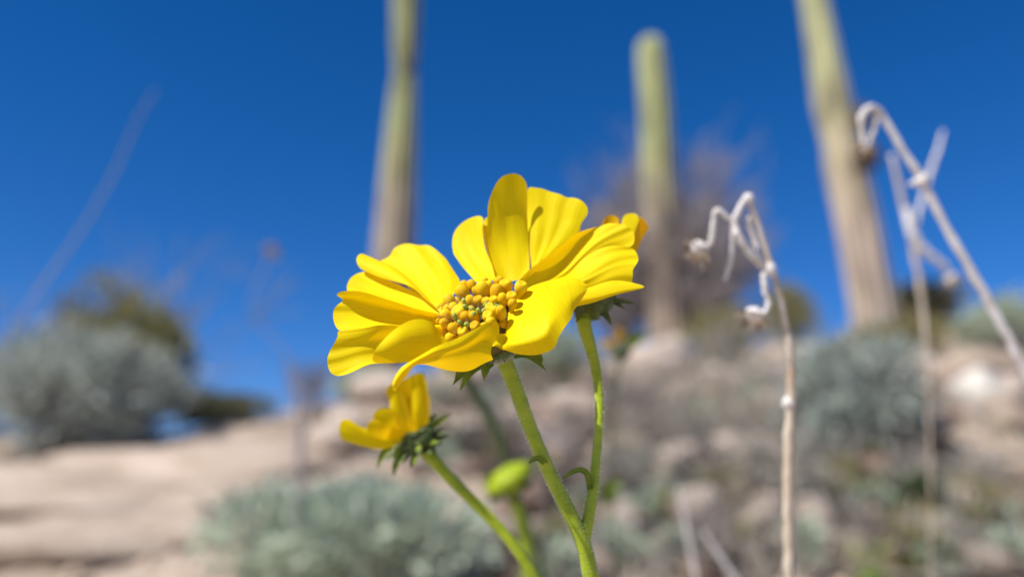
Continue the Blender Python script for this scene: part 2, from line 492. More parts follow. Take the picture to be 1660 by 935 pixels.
def leafy_shrub(name, label, cat, base, w, h, n, ln, lw, mat, lobes=9, group=None, flat=1.0, seed=1):
    random.seed(seed)
    root = empty(name, base); tag(root, label, cat, group)
    st = MB(); lf = MB()
    tips = []
    for i in range(lobes):
        a = 2 * math.pi * (i + random.random() * .7) / lobes
        rr = random.uniform(0.15, 0.85) if i else 0
        c = base + Vector((math.cos(a) * rr * w / 2 * .75, math.sin(a) * rr * w / 2 * .75 * flat, h * (random.uniform(.45, .72) * (1 - .3 * rr) if i % 2 else random.uniform(.16, .42))))
        s = random.uniform(.13, .30) if lobes > 12 else random.uniform(.22, .34)
        tips.append((c, s * w, s * h * 1.0))
        mid = base.lerp(c, .5) + Vector((random.uniform(-.05, .05) * w, random.uniform(-.05, .05) * w, 0))
        st.tube([base - Vector((0, 0, .03)), mid, c], [.011 * h + .004, .008 * h + .003, .003], 6)
        for q in range(7):
            e = c + rnd_unit(.3) * s * w * .7
            st.tube([mid.lerp(c, random.uniform(.3, 1)), e], [.004, .0018], 4)
    st.build('branches', M_bark, root, base)
    for i in range(n):
        c, sw, sh = tips[i % len(tips)]
        d = rnd_unit(.35)
        k = random.uniform(.45, 1.0) ** .5
        if random.random() < .14: k *= random.uniform(1.1, 1.6)
        p = c + Vector((d.x * sw * k * .8, d.y * sw * k * .8, d.z * sh * k * .95))
        if p.z < base.z + 0.02: p.z = base.z + random.uniform(.02, .08)
        dd = (d + rnd_unit() * .7 + Vector((0, 0, .35)))
        lf.leaf(p, dd, rnd_unit(.8), ln * random.uniform(.6, 1.15), lw * random.uniform(.7, 1.1))
    o = lf.build('foliage', mat, root, base, smooth=False); tag(o, kind='stuff')
    return root

def twig_bush(name, label, base, w, h, stems, depth, r0, mat, seed=1, group=None, up=.5, spread=.7, cat='dry bush'):
    random.seed(seed)
    root = empty(name, base); tag(root, label, cat, group)
    st = MB(); tw = MB()
    def grow(p, d, ln, r, lev):
        pts = [p]; dd = d.copy()
        for k in range(3):
            dd = (dd + rnd_unit() * .22 + Vector((0, 0, .04))).normalized()
            pts.append(pts[-1] + dd * ln / 3)
        (st if lev == 0 else tw).tube(pts, [r, r * .85, r * .72, r * .55], 5 if lev == 0 else 4, cap=(lev == 0))
        if lev < depth:
            for k in range(random.choice((2, 3, 3, 4))):
                q = pts[random.choice((1, 2, 3, 3))]
                nd = (dd + rnd_unit() * spread).normalized()
                grow(q, nd, ln * random.uniform(.5, .75), r * .68, lev + 1)
    for i in range(stems):
        a = 2 * math.pi * (i + random.random()) / stems
        d = Vector((math.cos(a) * w / h * .55 * random.uniform(.2, 1), math.sin(a) * w / h * .55 * random.uniform(.2, 1), up + .4)).normalized()
        grow(base + Vector((math.cos(a), math.sin(a), 0)) * .02 - Vector((0, 0, .03)), d, h * random.uniform(.38, .52), r0, 0)
    st.build('stems', mat, root, base)
    o = tw.build('twigs', mat, root, base); tag(o, kind='stuff')
    return root

def base_at(px, D): return on_ground(px, D)

def at_base(px, py, wpx, hpx):
    """foot on the ground at a photo pixel; size in photo pixels -> metres at that distance"""
    p, D = hit(px, py)
    return p, wpx * D / FPX, hpx * D / FPX
def shrub_at(name, label, cat, px, py, wpx, hpx, n, ln, lw, mat, lobes=9, seed=1, D=None, group=None):
    if D: p = on_ground(px, D); w, h = wpx * D / FPX, hpx * D / FPX
    else: p, w, h = at_base(px, py, wpx, hpx)
    return leafy_shrub(name, label, cat, p, w, h, n, ln, lw, mat, lobes, group, seed=seed)

leafy_shrub('silver_shrub', 'large rounded silvery grey shrub on top of the bare rock ledge', 'shrub', base_at(145, 4.15), 1.16, 0.66, 7000, .065, .026, M_silver, 30, seed=11)
leafy_shrub('olive_shrub', 'dark olive shrub rising behind the large silvery shrub', 'shrub', base_at(205, 5.0), 0.98, 1.10, 6000, .065, .028, M_olive, 24, seed=12)
leafy_shrub('low_green_shrub', 'low dark green shrub at the foot of the large silvery shrub', 'shrub', base_at(365, 4.6), 0.64, 0.20, 2200, .045, .018, M_lowgreen, 7, seed=13)
leafy_shrub('silver_green_shrub', 'pale silvery green shrub low down below the yellow bud', 'shrub', base_at(605, 1.40), 0.52, 0.21, 5000, .040, .015, M_silver2, 26, seed=14)
shrub_at('silver_shrub', 'silvery shrub below the foot of the leaning saguaro', 'shrub', 1400, 765, 260, 240, 4200, .045, .018, M_silver, 20, seed=15)
leafy_shrub('yellow_green_shrub', 'rounded yellow green bush just beside the leaning saguaro trunk', 'shrub', base_at(1288, 6.6), 0.62, 0.66, 2000, .07, .014, M_ygreen, 8, seed=16)
leafy_shrub('dark_green_shrub', 'dark green shrub on the ridge beside the brown rock', 'shrub', base_at(1520, 7.0), 0.66, 0.52, 1900, .06, .024, M_olive, 9, seed=17)
leafy_shrub('olive_shrub', 'wide low olive bush around the foot of the leaning saguaro', 'shrub', base_at(1450, 6.0), 0.9, 0.26, 2200, .05, .02, M_olive, 12, seed=28)
leafy_shrub('silver_shrub', 'grey green shrub on the ridge behind the white rock', 'shrub', base_at(1640, 5.6), 0.62, 0.40, 1800, .06, .024, M_silver2, 9, seed=26)
leafy_shrub('silver_shrub', 'small grey green shrub under the big yellow flower head', 'shrub', base_at(870, 5.2), 0.95, 0.42, 2600, .06, .024, M_silver2, 11, seed=18)
leafy_shrub('silver_shrub', 'grey shrub at the foot of the tall saguaro behind the flower', 'shrub', base_at(590, 5.3), 0.42, 0.26, 1200, .05, .02, M_silver2, 8, seed=27)
leafy_shrub('olive_shrub', 'olive bush at the foot of the shorter saguaro', 'shrub', base_at(1180, 6.0), 0.75, 0.50, 2200, .06, .02, M_olive, 9, seed=19)
shrub_at('green_tuft', 'dark green tuft among grey twigs below the white rock', 'plant', 1505, 870, 90, 100, 420, .035, .014, M_dkgreen, 6, seed=20)
shrub_at('green_tuft', 'mid green tuft below the silvery shrub of the leaning saguaro', 'plant', 1395, 810, 70, 70, 260, .03, .012, M_dkgreen, 5, seed=21)
leafy_shrub('green_herb', 'bright fresh green herb beside the upright dry stalk', 'plant', on_ground(1385, 1.38), 0.05, 0.05, 60, .022, .009, M_herb, 4, seed=22)
random.seed(77)
TUFT = [('dusty grey green', M_silver2), ('dull olive', M_olive), ('dark brown withered', M_brownleaf), ('straw coloured dry', M_straw)]
k = 0
while k < 112:
    px = random.uniform(700, 1680); py = random.uniform(620, 960)
    if px < 860 and py > 800 or (1530 < px and 600 < py < 730): continue
    word, m = TUFT[(0, 1, 2, 3, 1, 2, 0)[k % 7]]
    r = random.uniform(40, 95)
    shrub_at('dry_tuft', 'small %s tuft among dead twigs and stones' % word, 'plant', px, py, r * 1.4, r, 240, .028, .011 if m is not M_straw else .005, m, 5, seed=60 + k, group='%s tufts on the slope' % word)
    random.seed(500 + k); k += 1

twig_bush('dry_bush', 'tall mauve grey leafless bush behind the shorter saguaro', base_at(1085, 7.7), 1.3, 1.85, 40, 4, .019, M_twig_p, seed=31, up=.7, spread=.75)
twig_bush('dry_bush', 'brown grey leafless bush against one side of the shorter saguaro', base_at(1010, 7.4), .8, 1.35, 28, 4, .015, M_twig_p, seed=35, up=.6, spread=.75)
twig_bush('dry_bush', 'brown grey leafless bush between the shorter saguaro and the yellow green bush', base_at(1155, 7.3), .8, 1.2, 28, 4, .015, M_twig_p, seed=36, up=.6, spread=.75)
twig_bush('dry_bush', 'dark leafless bush by the end of the rock ledge', base_at(505, 5.6), .35, .5, 9, 3, .007, M_bark, seed=32)
twig_bush('dry_bush', 'dark twiggy bush behind one flank of the large silvery shrub', base_at(5, 4.9), .4, .95, 9, 3, .008, M_bark, seed=33)
twig_bush('dry_bush', 'sparse mauve twigs rising above the dark olive shrub', base_at(225, 5.4), .8, 1.5, 10, 3, .008, M_twig_p, seed=34, up=.8)
low = [(1000, 3.4, .8, .45), (1150, 2.6, .7, .40), (1330, 3.0, .8, .40), (1440, 2.7, .5, .35), (1080, 1.95, .5, .24), (1230, 1.9, .5, .24), (1420, 2.05, .5, .22), (1180, 4.6, .9, .5), (1470, 4.4, .6, .3), (860, 2.5, .5, .26), (530, 3.6, .5, .2), (1000, 1.5, .34, .15), (1130, 1.55, .3, .17), (1260, 1.5, .34, .15), (1400, 1.6, .34, .16), (1540, 1.55, .34, .16), (1640, 1.7, .3, .14), (900, 1.6, .3, .13),
       (1300, 2.3, .5, .25), (1520, 1.9, .45, .22), (940, 2.0, .45, .2), (1060, 2.9, .6, .3)]
for i, (px, D, w, h) in enumerate(low):
    twig_bush('dry_bush', ('low tangle of dead grey twigs lying among stones on the slope', 'low tangle of dead dark brown twigs lying among stones on the slope')[i % 2 == 0], base_at(px, D), w, h, 13, 3, .0062, M_twig if i % 2 else M_bark, seed=40 + i, group=('low tangles of dead grey twigs on the slope', 'low tangles of dark brown twigs on the slope')[i % 2 == 0], up=.4, spread=1.0)

# ------------------------------------------------------------------ rocks
def rock_mesh(name, seed, flat=0.7, sub=3):
    bm = bmesh.new(); bmesh.ops.create_icosphere(bm, subdivisions=sub, radius=1.0)
    off = Vector((seed * 13.7, seed * 5.1, seed * 2.9))
    for v in bm.verts:
        p = v.co.copy()
        k = 1 + .35 * noise.noise(p * .9 + off) + .16 * noise.noise(p * 2.3 + off) + .06 * noise.noise(p * 6 + off)
        # worn facets
        c = Vector((noise.cell_vector((p * 1.3 + off)))) - Vector((.5, .5, .5))
        v.co = p * k
        v.co.z *= flat
    me = bpy.data.meshes.new(name); bm.to_mesh(me); bm.free()
    me.polygons.foreach_set('use_smooth', [True] * len(me.polygons))
    return me
ROCKS = [rock_mesh('rock', s) for s in range(1, 7)]
def rock(name, label, loc, size, mat, k=0, rz=None, group=None, cat='rock', scale=(1, 1, 1), sink=.25):
    me = ROCKS[k % 6]
    key = (me.name, mat.name)
    if key not in rock.cache:
        m2 = me.copy(); m2.materials.append(mat); rock.cache[key] = m2
    o = bpy.data.objects.new(name, rock.cache[key]); COL.objects.link(o)
    o.location = Vector(loc) + Vector((0, 0, size * scale[2] * .7 * (1 - 2 * sink)))
    o.scale = (size * scale[0], size * scale[1], size * scale[2])
    o.rotation_euler = (random.uniform(-.2, .2), random.uniform(-.2, .2), random.uniform(0, 6.28) if rz is None else rz)
    tag(o, label, cat, group)
    return o
rock.cache = {}
random.seed(99)
p, D = hit(1590, 672); rock('white_rock', 'bright white rounded rock standing out on the slope', p, 40 * D / FPX, M_rockw, 1, sink=.0, scale=(.95, 1, 1.35))
for k, (px, py, r) in enumerate([(1570, 760, 60), (1640, 780, 70), (1620, 850, 55), (1540, 830, 40), (1650, 700, 40)]):
    p, D = hit(px, py); rock('boulder', ['pale beige boulder below the bright white rock', 'large pale beige boulder beside the thick leaning stalk', 'flat beige boulder below the large pale boulder', 'small beige boulder between the dark tuft and the pale boulders', 'beige boulder touching the bright white rock'][k], p, r * D / FPX, M_rock, k + 1, sink=.2)
rock('brown_rock', 'reddish brown rock on the ridge beside the dark green shrub', on_ground(1495, 8.0), .22, M_brown, 2, scale=(1.3, 1, .8), sink=.1)
rock('orange_rock', 'orange pink stone beside the upright dry stalk', hit(1225, 690)[0], .09, M_rockp, 3, sink=.1)
# bare ledge slabs on the left
for i, (px, py, s, sc, lab) in enumerate([
        (60, 800, .34, (1.6, .9, .28), 'broad pale slab below the large silvery shrub'),
        (290, 765, .36, (1.5, .9, .26), 'pale rounded slab jutting from the ledge below the low green shrub'),
        (170, 880, .22, (1.6, .8, .30), 'pale tan slab low on the rock ledge above the small tan slab'),
        (430, 745, .30, (1.3, .8, .28), 'tan slab at the end of the rock ledge below the half open yellow head'),
        (330, 865, .16, (1.5, .8, .32), 'tan slab resting behind the pale silvery green shrub'),
        (20, 900, .16, (1.4, .8, .30), 'small tan slab below the broad pale slab'),
        (470, 820, .14, (1.4, .8, .34), 'small tan slab between the ledge and the pale silvery green shrub')]):
    o = rock('flat_rock', lab, hit(px, py)[0], s, M_rock, i, rz=random.uniform(-.3, .3), cat='rock', scale=sc, sink=.40)
    o.rotation_euler.x = .17; o.rotation_euler.y = 0
n = 0
for i in range(600):
    px = random.uniform(860, 1700) if i % 5 else random.uniform(540, 860); py = random.uniform(600, 955)
    if px < 850 and py > 780: continue
    p, D = hit(px, py)
    if D >= 9: continue
    s = (14 + 40 * random.random() ** 1.6) * D / FPX
    m = random.choice((M_rock, M_rock, M_rockp, M_rockp, M_rockp, M_brown))
    lab = {M_rock.name: 'pale tan stone lying among dry twigs on the slope', M_rockp.name: 'pinkish stone lying among dry twigs on the slope', M_brown.name: 'dull brown stone lying among dry twigs on the slope'}[m.name]
    rock('stone', lab, p, s, m, random.randint(0, 5), group=lab.split(' lying')[0] + 's on the slope', cat='stone', scale=(random.uniform(.8, 1.3), random.uniform(.8, 1.3), random.uniform(.7, 1.2)), sink=.08)
    n += 1
    if n >= 230: break

# uncountable gravel and litter
def gravel():
    random.seed(5); mb = MB()
    for i in range(5000):
        px = random.uniform(-60, 1720); py = random.uniform(600, 960)
        D = random.uniform(1.3, 7.5)
        p = on_ground(px, D); s = random.uniform(.006, .022)
        b = len(mb.v)
        for k in range(6):
            a = (Vector((1, 0, 0)), Vector((-1, 0, 0)), Vector((0, 1, 0)), Vector((0, -1, 0)), Vector((0, 0, .7)), Vector((0, 0, -.7)))[k]
            mb.v.append(p + (a + rnd_unit() * .35) * s)
        for t in ((0, 2, 4), (2, 1, 4), (1, 3, 4), (3, 0, 4), (2, 0, 5), (1, 2, 5), (3, 1, 5), (0, 3, 5)):
            mb.f.append(tuple(b + q for q in t))
    o = mb.build('gravel', M_rock, None, None, smooth=False); tag(o, 'loose gravel strewn over the hillside', 'gravel', kind='stuff')
    mb = MB()
    for i in range(1500):
        px = random.uniform(560, 1720); D = random.uniform(1.5, 6.5)
        p = on_ground(px, D); d = rnd_unit(); d.z = abs(d.z) * .5
        l = random.uniform(.05, .28)
        q = p + d * l * .5 + rnd_unit() * .02
        mb.tube([p, q, p + d * l], [.0025, .002, .0012], 4, cap=False)
    o = mb.build('twig_litter', M_twig, None, None); tag(o, 'dead twigs and dry stems littering the slope', 'twigs', kind='stuff')
gravel()

# ------------------------------------------------------------------ the flowers
FC = (780.0, 500.0, 0.0)          # disc centre of the big head, flower pixel space

def patch(name, L, R, T, mat, parent, origin, B=None, nu=14, nv=13, bulge=0, pleat=0, npl=3, wave=0, crease=None, seed=0, sub=1, tipc=0, lip=0, conv=FW):
    """petal as a Coons patch: L, R run base -> tip, T runs from L's end to R's end, B from L's start to R's start; (px, py, depth)"""
    def f3(q): return [tuple(p) for p in q]
    L, R, T = f3(L), f3(R), f3(T)
    T = [L[-1]] + T + [R[-1]]
    B = [L[0]] + (f3(B) if B else []) + [R[0]]
    Lc, Rc = catmull(L, nu), catmull(R, nu)
    Tc, Bc = catmull(T, nv), catmull(B, nv)
    verts = []; uvs = []; rows = []
    for i in range(nu):
        u = i / (nu - 1)
        for j in range(nv):
            v = j / (nv - 1)
            p = Lc[i] * (1 - v) + Rc[i] * v + Bc[j] * (1 - u) + Tc[j] * u \
                - (Bc[0] * (1 - u) * (1 - v) + Bc[-1] * (1 - u) * v + Tc[0] * u * (1 - v) + Tc[-1] * u * v)
            e = math.sin(math.pi * v)
            d = bulge * e * (0.3 + 0.7 * math.sin(math.pi * min(u * .9 + .05, 1)))
            d += pleat * math.cos(2 * math.pi * npl * (v + .09 * noise.noise(Vector((u * 1.5, v * 3, seed * 7.1))))) * e * (u ** .7)
            d += wave * noise.noise(Vector((u * 2.2 + seed * 3.3, v * 2.2, seed)))
            d += tipc * u ** 4
            if lip: d += lip * max(0, u - .74) / .26 * max(0, math.sin(math.pi * min(1, v * 1.45 + .12)))
            if crease: d += crease[1] * math.exp(-((v - crease[0]) / crease[2]) ** 2) * math.sin(math.pi * min(1, u * .8 + .15))
            p = Vector((p.x, p.y, p.z + d))
            verts.append(conv(p)); uvs.append((u, v))
    faces = [(i * nv + j, i * nv + j + 1, (i + 1) * nv + j + 1, (i + 1) * nv + j) for i in range(nu - 1) for j in range(nv - 1)]
    return mesh_obj(name, verts, faces, mat, parent, origin, True, uvs, sub)

def blade(name, pts, widths, mat, parent, origin, fold=.25, n=9, conv=FW):
    """bract or small leaf: centre line (px, py, depth) with widths in px"""
    P = catmull(pts, n); rows = []
    for i, p in enumerate(P):
        t = i / (n - 1)
        x = t * (len(widths) - 1); a = min(int(x), len(widths) - 2)
        w = widths[a] * (1 - (x - a)) + widths[a + 1] * (x - a)
        q = P[min(i + 1, n - 1)] - P[max(i - 1, 0)]
        s = Vector((-q.y, q.x, 0))
        if s.length < 1e-6: s = Vector((1, 0, 0))
        s.normalize()
        rows.append([conv(p - s * w / 2 + Vector((0, 0, -w * fold))), conv(p - s * w / 4), conv(p + Vector((0, 0, w * fold * .5))), conv(p + s * w / 4), conv(p + s * w / 2 + Vector((0, 0, -w * fold)))])
    mb = MB(); mb.grid(rows)
    return mb.build(name, mat, parent, origin, subsurf=1)

def pxr(r, d=0): return r * D0 * (1 + d / FPX) / FPX

def stem_tube(name, pts, widths, mat, parent, origin, ground_pts, hairs=0, hl=5, n=60, seed=3, rough=.04):
    """pts (px,py,depth) seen in the photo, then world points down to the ground"""
    P = catmull(pts, n)
    if mat in (M_dry, M_drywhite):
        for i, p in enumerate(P):
            k = widths[0] * .22 * min(1, i / 3)
            P[i] = p + Vector((k * noise.noise(Vector((i * .5, 3, widths[1]))), k * noise.noise(Vector((i * .5, 9, widths[1]))), 0))
    Wp = [FW(p) for p in P]
    Rr = []
    jit = .30 if mat in (M_dry, M_drywhite) else .03
    for i, p in enumerate(P):
        x = i / (n - 1) * (len(widths) - 1); a = min(int(x), len(widths) - 2)
        Rr.append(pxr((widths[a] * (1 - (x - a)) + widths[a + 1] * (x - a)) / 2, p.z) * (1 + jit * noise.noise(Vector((i * .45, widths[0], 0)))))
    end = [Wp[-1]] + [Vector(q) for q in ground_pts]
    t = (Wp[-1] - Wp[-4]).normalized()
    first = Wp[-1] + t * 0.02
    low = catmull([Wp[-1], first] + [Vector(q) for q in ground_pts], 26)[1:]
    full = Wp + low
    rr = Rr + [Rr[-1] * (1 + .4 * k / 25) for k in range(25)]
    mb = MB(); mb.tube(full, rr, 14)
    o = mb.build(name, mat, parent, origin)
    if hairs:
        random.seed(seed); hb = MB()
        for k in range(hairs):
            i = random.randrange(0, n - 2); t = random.random()
            c = Wp[i].lerp(Wp[i + 1], t); ax = (Wp[i + 1] - Wp[i]).normalized()
            d = rnd_unit(); d = (d - ax * d.dot(ax)).normalized()
            p = c + d * Rr[i] * .97
            tip = p + (d + rnd_unit() * .5).normalized() * pxr(hl) * random.uniform(.4, 1.2)
            s = ax * pxr(.30)
            b = len(hb.v); hb.v += [p - s, p + s, tip]; hb.f.append((b, b + 1, b + 2))
        h = hb.build('hairs', M_hair, o, None)
        for v in h.data.vertices: v.co -= origin
        tag(h, kind='stuff')
    return o

def ground_path(x, y, z1=.25):
    g = gz(x, y)
    return [(x * .7, y * .8, z1), (x, y, g - .02)]

# ---- the big flower and the half-hidden second head share one forked stem
gp = ground_path(0.05, 0.22)
origin = Vector((gp[1][0], gp[1][1], gp[1][2] + .02))
PL = empty('flowering_stem', origin)
tag(PL, 'sharp yellow daisy flower on a forked hairy green stem, a second head behind it', 'flower')
stem = stem_tube('stem', [(815, 578, 52), (823, 597, 54), (840, 640, 52), (858, 690, 50), (880, 742, 48), (905, 795, 46), (930, 845, 45), (947, 885, 45), (958, 935, 45)],
                 [28, 24, 23, 23, 24, 25, 27], M_stem, PL, origin, gp, hairs=2600, hl=5)
branch = MB()
bp_ = [(944, 512, 150), (949, 535, 145), (957, 562, 138), (965, 595, 128), (971, 640, 112), (971, 690, 96), (967, 735, 82), (962, 790, 66), (955, 832, 55), (949, 872, 48), (948, 885, 46)]
P = catmull(bp_, 50); Wp = [FW(p) for p in P]
wid = [26, 21, 17.5, 16, 15, 14, 15, 17, 19, 20, 18]
Rr = []
for i, p in enumerate(P):
    x = i / 49 * 10; a = min(int(x), 9)
    Rr.append(pxr((wid[a] * (1 - (x - a)) + wid[a + 1] * (x - a)) / 2, p.z))
branch.tube(Wp, Rr, 14)
br = branch.build('side_stem', M_stem, PL, origin)
random.seed(8); hb = MB()
for k in range(1600):
    i = random.randrange(0, 48); c = Wp[i].lerp(Wp[i + 1], random.random()); ax = (Wp[i + 1] - Wp[i]).normalized()
    d = rnd_unit(); d = (d - ax * d.dot(ax)).normalized(); p = c + d * Rr[i] * .97
    s = ax * pxr(.30); b = len(hb.v)
    hb.v += [p - s, p + s, p + (d + rnd_unit() * .5).normalized() * pxr(5) * random.uniform(.4, 1.2)]; hb.f.append((b, b + 1, b + 2))
h = mesh_obj('hairs', hb.v, hb.f, M_hair, br, origin); tag(h, kind='stuff')
blade('stem_leaf', [(884, 752, 38), (880, 746, 30), (872, 742, 26), (864, 744, 22), (857, 752, 20)], [10, 12, 10, 8, 2], M_bract, stem, origin)
blade('stem_leaf', [(956, 795, 58), (955, 775, 52), (948, 762, 46), (936, 761, 44), (922, 768, 42), (911, 776, 42)], [10, 11, 11, 9, 7, 2], M_bract, br, origin)

# big head: receptacle, involucre
A_up = FW((FC[0] - 42, FC[1] - 92, -58)) - FW(FC)
AX = A_up.normalized()
E1 = (RGT - AX * RGT.dot(AX)).normalized()
E2 = AX.cross(E1)
fc = FW(FC)
mb = MB()
R_ = pxr(1)
mb.lathe(fc, AX, [(14 * R_, -96 * R_), (24 * R_, -86 * R_), (42 * R_, -74 * R_), (58 * R_, -58 * R_), (64 * R_, -42 * R_), (64 * R_, -24 * R_), (61 * R_, -12 * R_), (48 * R_, -4 * R_), (30 * R_, 0), (6 * R_, 1 * R_)], 28)
head = mb.build('flower_head', M_recept, PL, origin)
PT = lambda nm, *a, **k: patch(nm, *a, parent=head, origin=origin, **k)
def pet(L, R, T, mat=M_petal, **k):
    pet.n += 1
    return patch('petal', L, R, T, mat, head, origin, seed=pet.n, **k)
pet.n = 0
# rear left
pet([(706, 502, 26), (684, 488, 60), (654, 458, 110), (634, 436, 148), (614, 424, 172)],
    [(728, 484, 42), (740, 472, 66), (746, 457, 90), (735, 438, 118), (722, 418, 142)],
    [(624, 419.5, 175), (633, 415, 178), (635, 407, 179), (642, 400, 180), (655, 395, 182), (667, 395, 180), (680, 398, 176), (692, 396.5, 172), (702, 401, 162), (713, 410, 150)],
    bulge=-8, crease=(.28, 14, .13), pleat=1.4, npl=3, wave=6, nu=18, nv=19)
pet([(712, 505, 2), (690, 484, 22), (672, 467, 42), (640, 456.5, 72), (615, 449.5, 92), (592, 439.5, 110)],
    [(706, 497, 18), (690, 480, 44), (671, 460, 74), (655, 445, 98), (638, 433, 117), (614, 422.5, 135), (598, 416, 143)],
    [(584, 435, 116), (578.5, 426, 122), (578, 418, 127), (583, 411.5, 134), (590, 411.8, 139)], bulge=-5, wave=2)
pet([(714, 521, -10), (670, 506, 16), (640, 497, 38), (610, 487, 60), (585, 480, 78), (564, 474, 90)],
    [(716, 496, 16), (680, 478, 56), (650, 463, 92), (620, 450, 116), (595, 439.5, 130)],
    [(562, 468, 96), (564, 458, 104), (570, 449, 114), (580, 443, 122)], bulge=10, pleat=1.6, wave=3)
# left, with its upper rim turned forward
pet([(716, 532, -30), (670, 533, -22), (640, 535, -16), (610, 536, -8), (585, 536, -2), (550, 536.5, 4)],
    [(718, 510, -14), (675, 501, -16), (650, 492, -14), (620, 483, -10), (595, 474.5, -2), (575, 471, 6), (556, 472, 18)],
    [(543.5, 528, 6), (540, 515, 8), (541, 502, 10), (547, 494, 14), (556, 488, 18), (552, 482, 20), (545, 479, 20), (548, 474, 19)], bulge=42, pleat=1.5, wave=3, nv=19)
pet([(716, 549, -34), (660, 568, -46), (630, 588, -56), (605, 588.5, -62), (590, 593, -62), (575, 602, -62), (556, 608.5, -60)],
    [(718, 529, -26), (670, 531, -40), (640, 527, -52), (615, 526.5, -56), (590, 532, -54), (565, 535, -50), (546, 536.5, -46)],
    [(546, 609, -58), (537, 605, -58), (532, 595, -57), (530.5, 582, -56), (535, 568, -54), (542, 556, -52), (548, 543, -49)], bulge=14, pleat=1.6, wave=4, crease=(.04, -10, .06), nv=21)
pet([(730, 562, -46), (700, 582, -74), (665, 587, -98), (635, 588.5, -112), (620, 589, -116), (608, 588.5, -120)],
    [(722, 548, -32), (711, 537, -37), (703, 524, -47), (690, 518, -58), (675, 517, -70), (660, 521, -82), (648, 528, -94), (632, 540, -106), (617, 556, -118)],
    [(604, 583, -122), (606, 573, -122), (611, 563, -121)], bulge=-14, wave=3, nv=15)
# front, folded across the disc with its tip hanging down
pet([(800, 583, -62), (785, 588.5, -64), (764, 600, -66), (747, 602.5, -70), (725, 600, -78), (702, 594, -98), (689, 591, -114), (672, 592, -130), (663, 604, -142), (655, 615, -148), (645, 628, -152)],
    [(809, 545, -66), (809.5, 527, -66), (803, 518, -68), (792, 521, -72), (770, 533, -82), (740, 549, -97), (710, 560, -117), (690, 571, -130), (668, 584, -141), (652, 594, -147), (641, 608, -151), (636, 620, -153)],
    [(641, 633, -154), (637, 630, -154)], B=[(796, 573, -66), (799, 558, -68)], bulge=-20, wave=7, crease=(.55, 6, .10), nu=30, nv=17)
# right front, broad, lip curling towards the viewer
pet([(819, 543, -34), (815, 556, -62), (815, 566, -78)],
    [(951, 461, 6), (952.5, 468, 2), (949, 476, -2)],
    [(828, 570.5, -92), (843, 574.5, -104), (868, 575.5, -118), (886, 571, -122), (900, 563, -120), (904, 550, -112), (911, 537, -98), (918, 527, -86), (928, 513, -62), (930, 503, -46), (938, 493, -28)],
    B=[(820, 515, -22), (826, 495, -8), (836, 486, 2), (856, 467, 14), (868, 461, 18), (896, 453, 20), (916, 449, 18), (937, 452, 12)],
    bulge=-26, pleat=0.9, npl=3, wave=8, nu=22, nv=30, lip=34)
# the hidden inner half of the same petal, back to its base
pet([(822, 541, -26), (828, 540, -16), (832, 538, -6)], [(949, 463, 8), (900, 480, 22), (850, 510, 18)],
    [(838, 530, 4), (844, 520, 12)], B=[(823, 515, -16), (829, 496, -2), (838, 488, 6), (857, 469, 18), (869, 463, 22), (896, 455, 24), (916, 451.5, 22), (937, 454, 16)], nu=8, nv=20)
# its narrow claw, bridging to the folded front petal
pet([(804, 541, -64), (799, 552, -66), (795, 561, -68)], [(838, 540, -44), (830, 552, -56), (818, 569, -68)], [(806, 562, -70)], nu=6, nv=6)
# right
pet([(852, 508, 24), (900, 502, 30), (937, 496, 32), (963, 490, 34), (980, 484, 34), (1005, 476, 33), (1028, 471, 32)],
    [(852, 492, 34), (900, 474, 42), (930, 470, 46), (952, 467, 46), (971, 460, 46), (988, 455, 45), (1005, 454.5, 43), (1022, 457, 38)],
    [(1045, 464.5, 33)], bulge=-6, wave=2)
pet([(856, 487, 36), (900, 474, 50), (952, 474, 56), (985, 462, 56), (1005, 458, 56), (1024, 459, 54)],
    [(860, 475, 44), (898, 453, 76), (921, 447, 84), (937, 427, 86), (957, 411, 85), (975, 401, 82), (990, 398, 79), (1012, 398, 74)],
    [(1026, 447, 56), (1026, 437, 58), (1032, 428, 61), (1035, 420, 63), (1033, 412, 66), (1026, 403, 70)], bulge=-12, pleat=1.3, npl=4, wave=6, nv=25)
pet([(858, 476, 46), (895, 458, 80), (921, 450, 100), (937, 434, 102), (957, 418, 102), (980, 407, 100), (1010, 405, 94), (1026, 398, 88)],
    [(862, 464, 54), (898, 451, 94), (915, 432, 106), (937, 405, 116), (960, 379, 120), (970, 367.5, 119), (985, 362, 116)],
    [(1029, 386, 92), (1026, 375, 97), (1017, 367, 102), (1005, 362.5, 108)], bulge=-8, pleat=1.3, npl=3, wave=5, nv=21)
pet([(852, 468, 58), (880, 460, 100), (905, 447, 126), (925, 427, 140), (945, 402, 148), (966, 375, 150)],
    [(838, 458, 50), (859, 436, 70), (885, 418, 85), (915, 394, 99), (937, 377, 108), (955, 371, 114)],
    [(969.5, 367.5, 132)], wave=2)
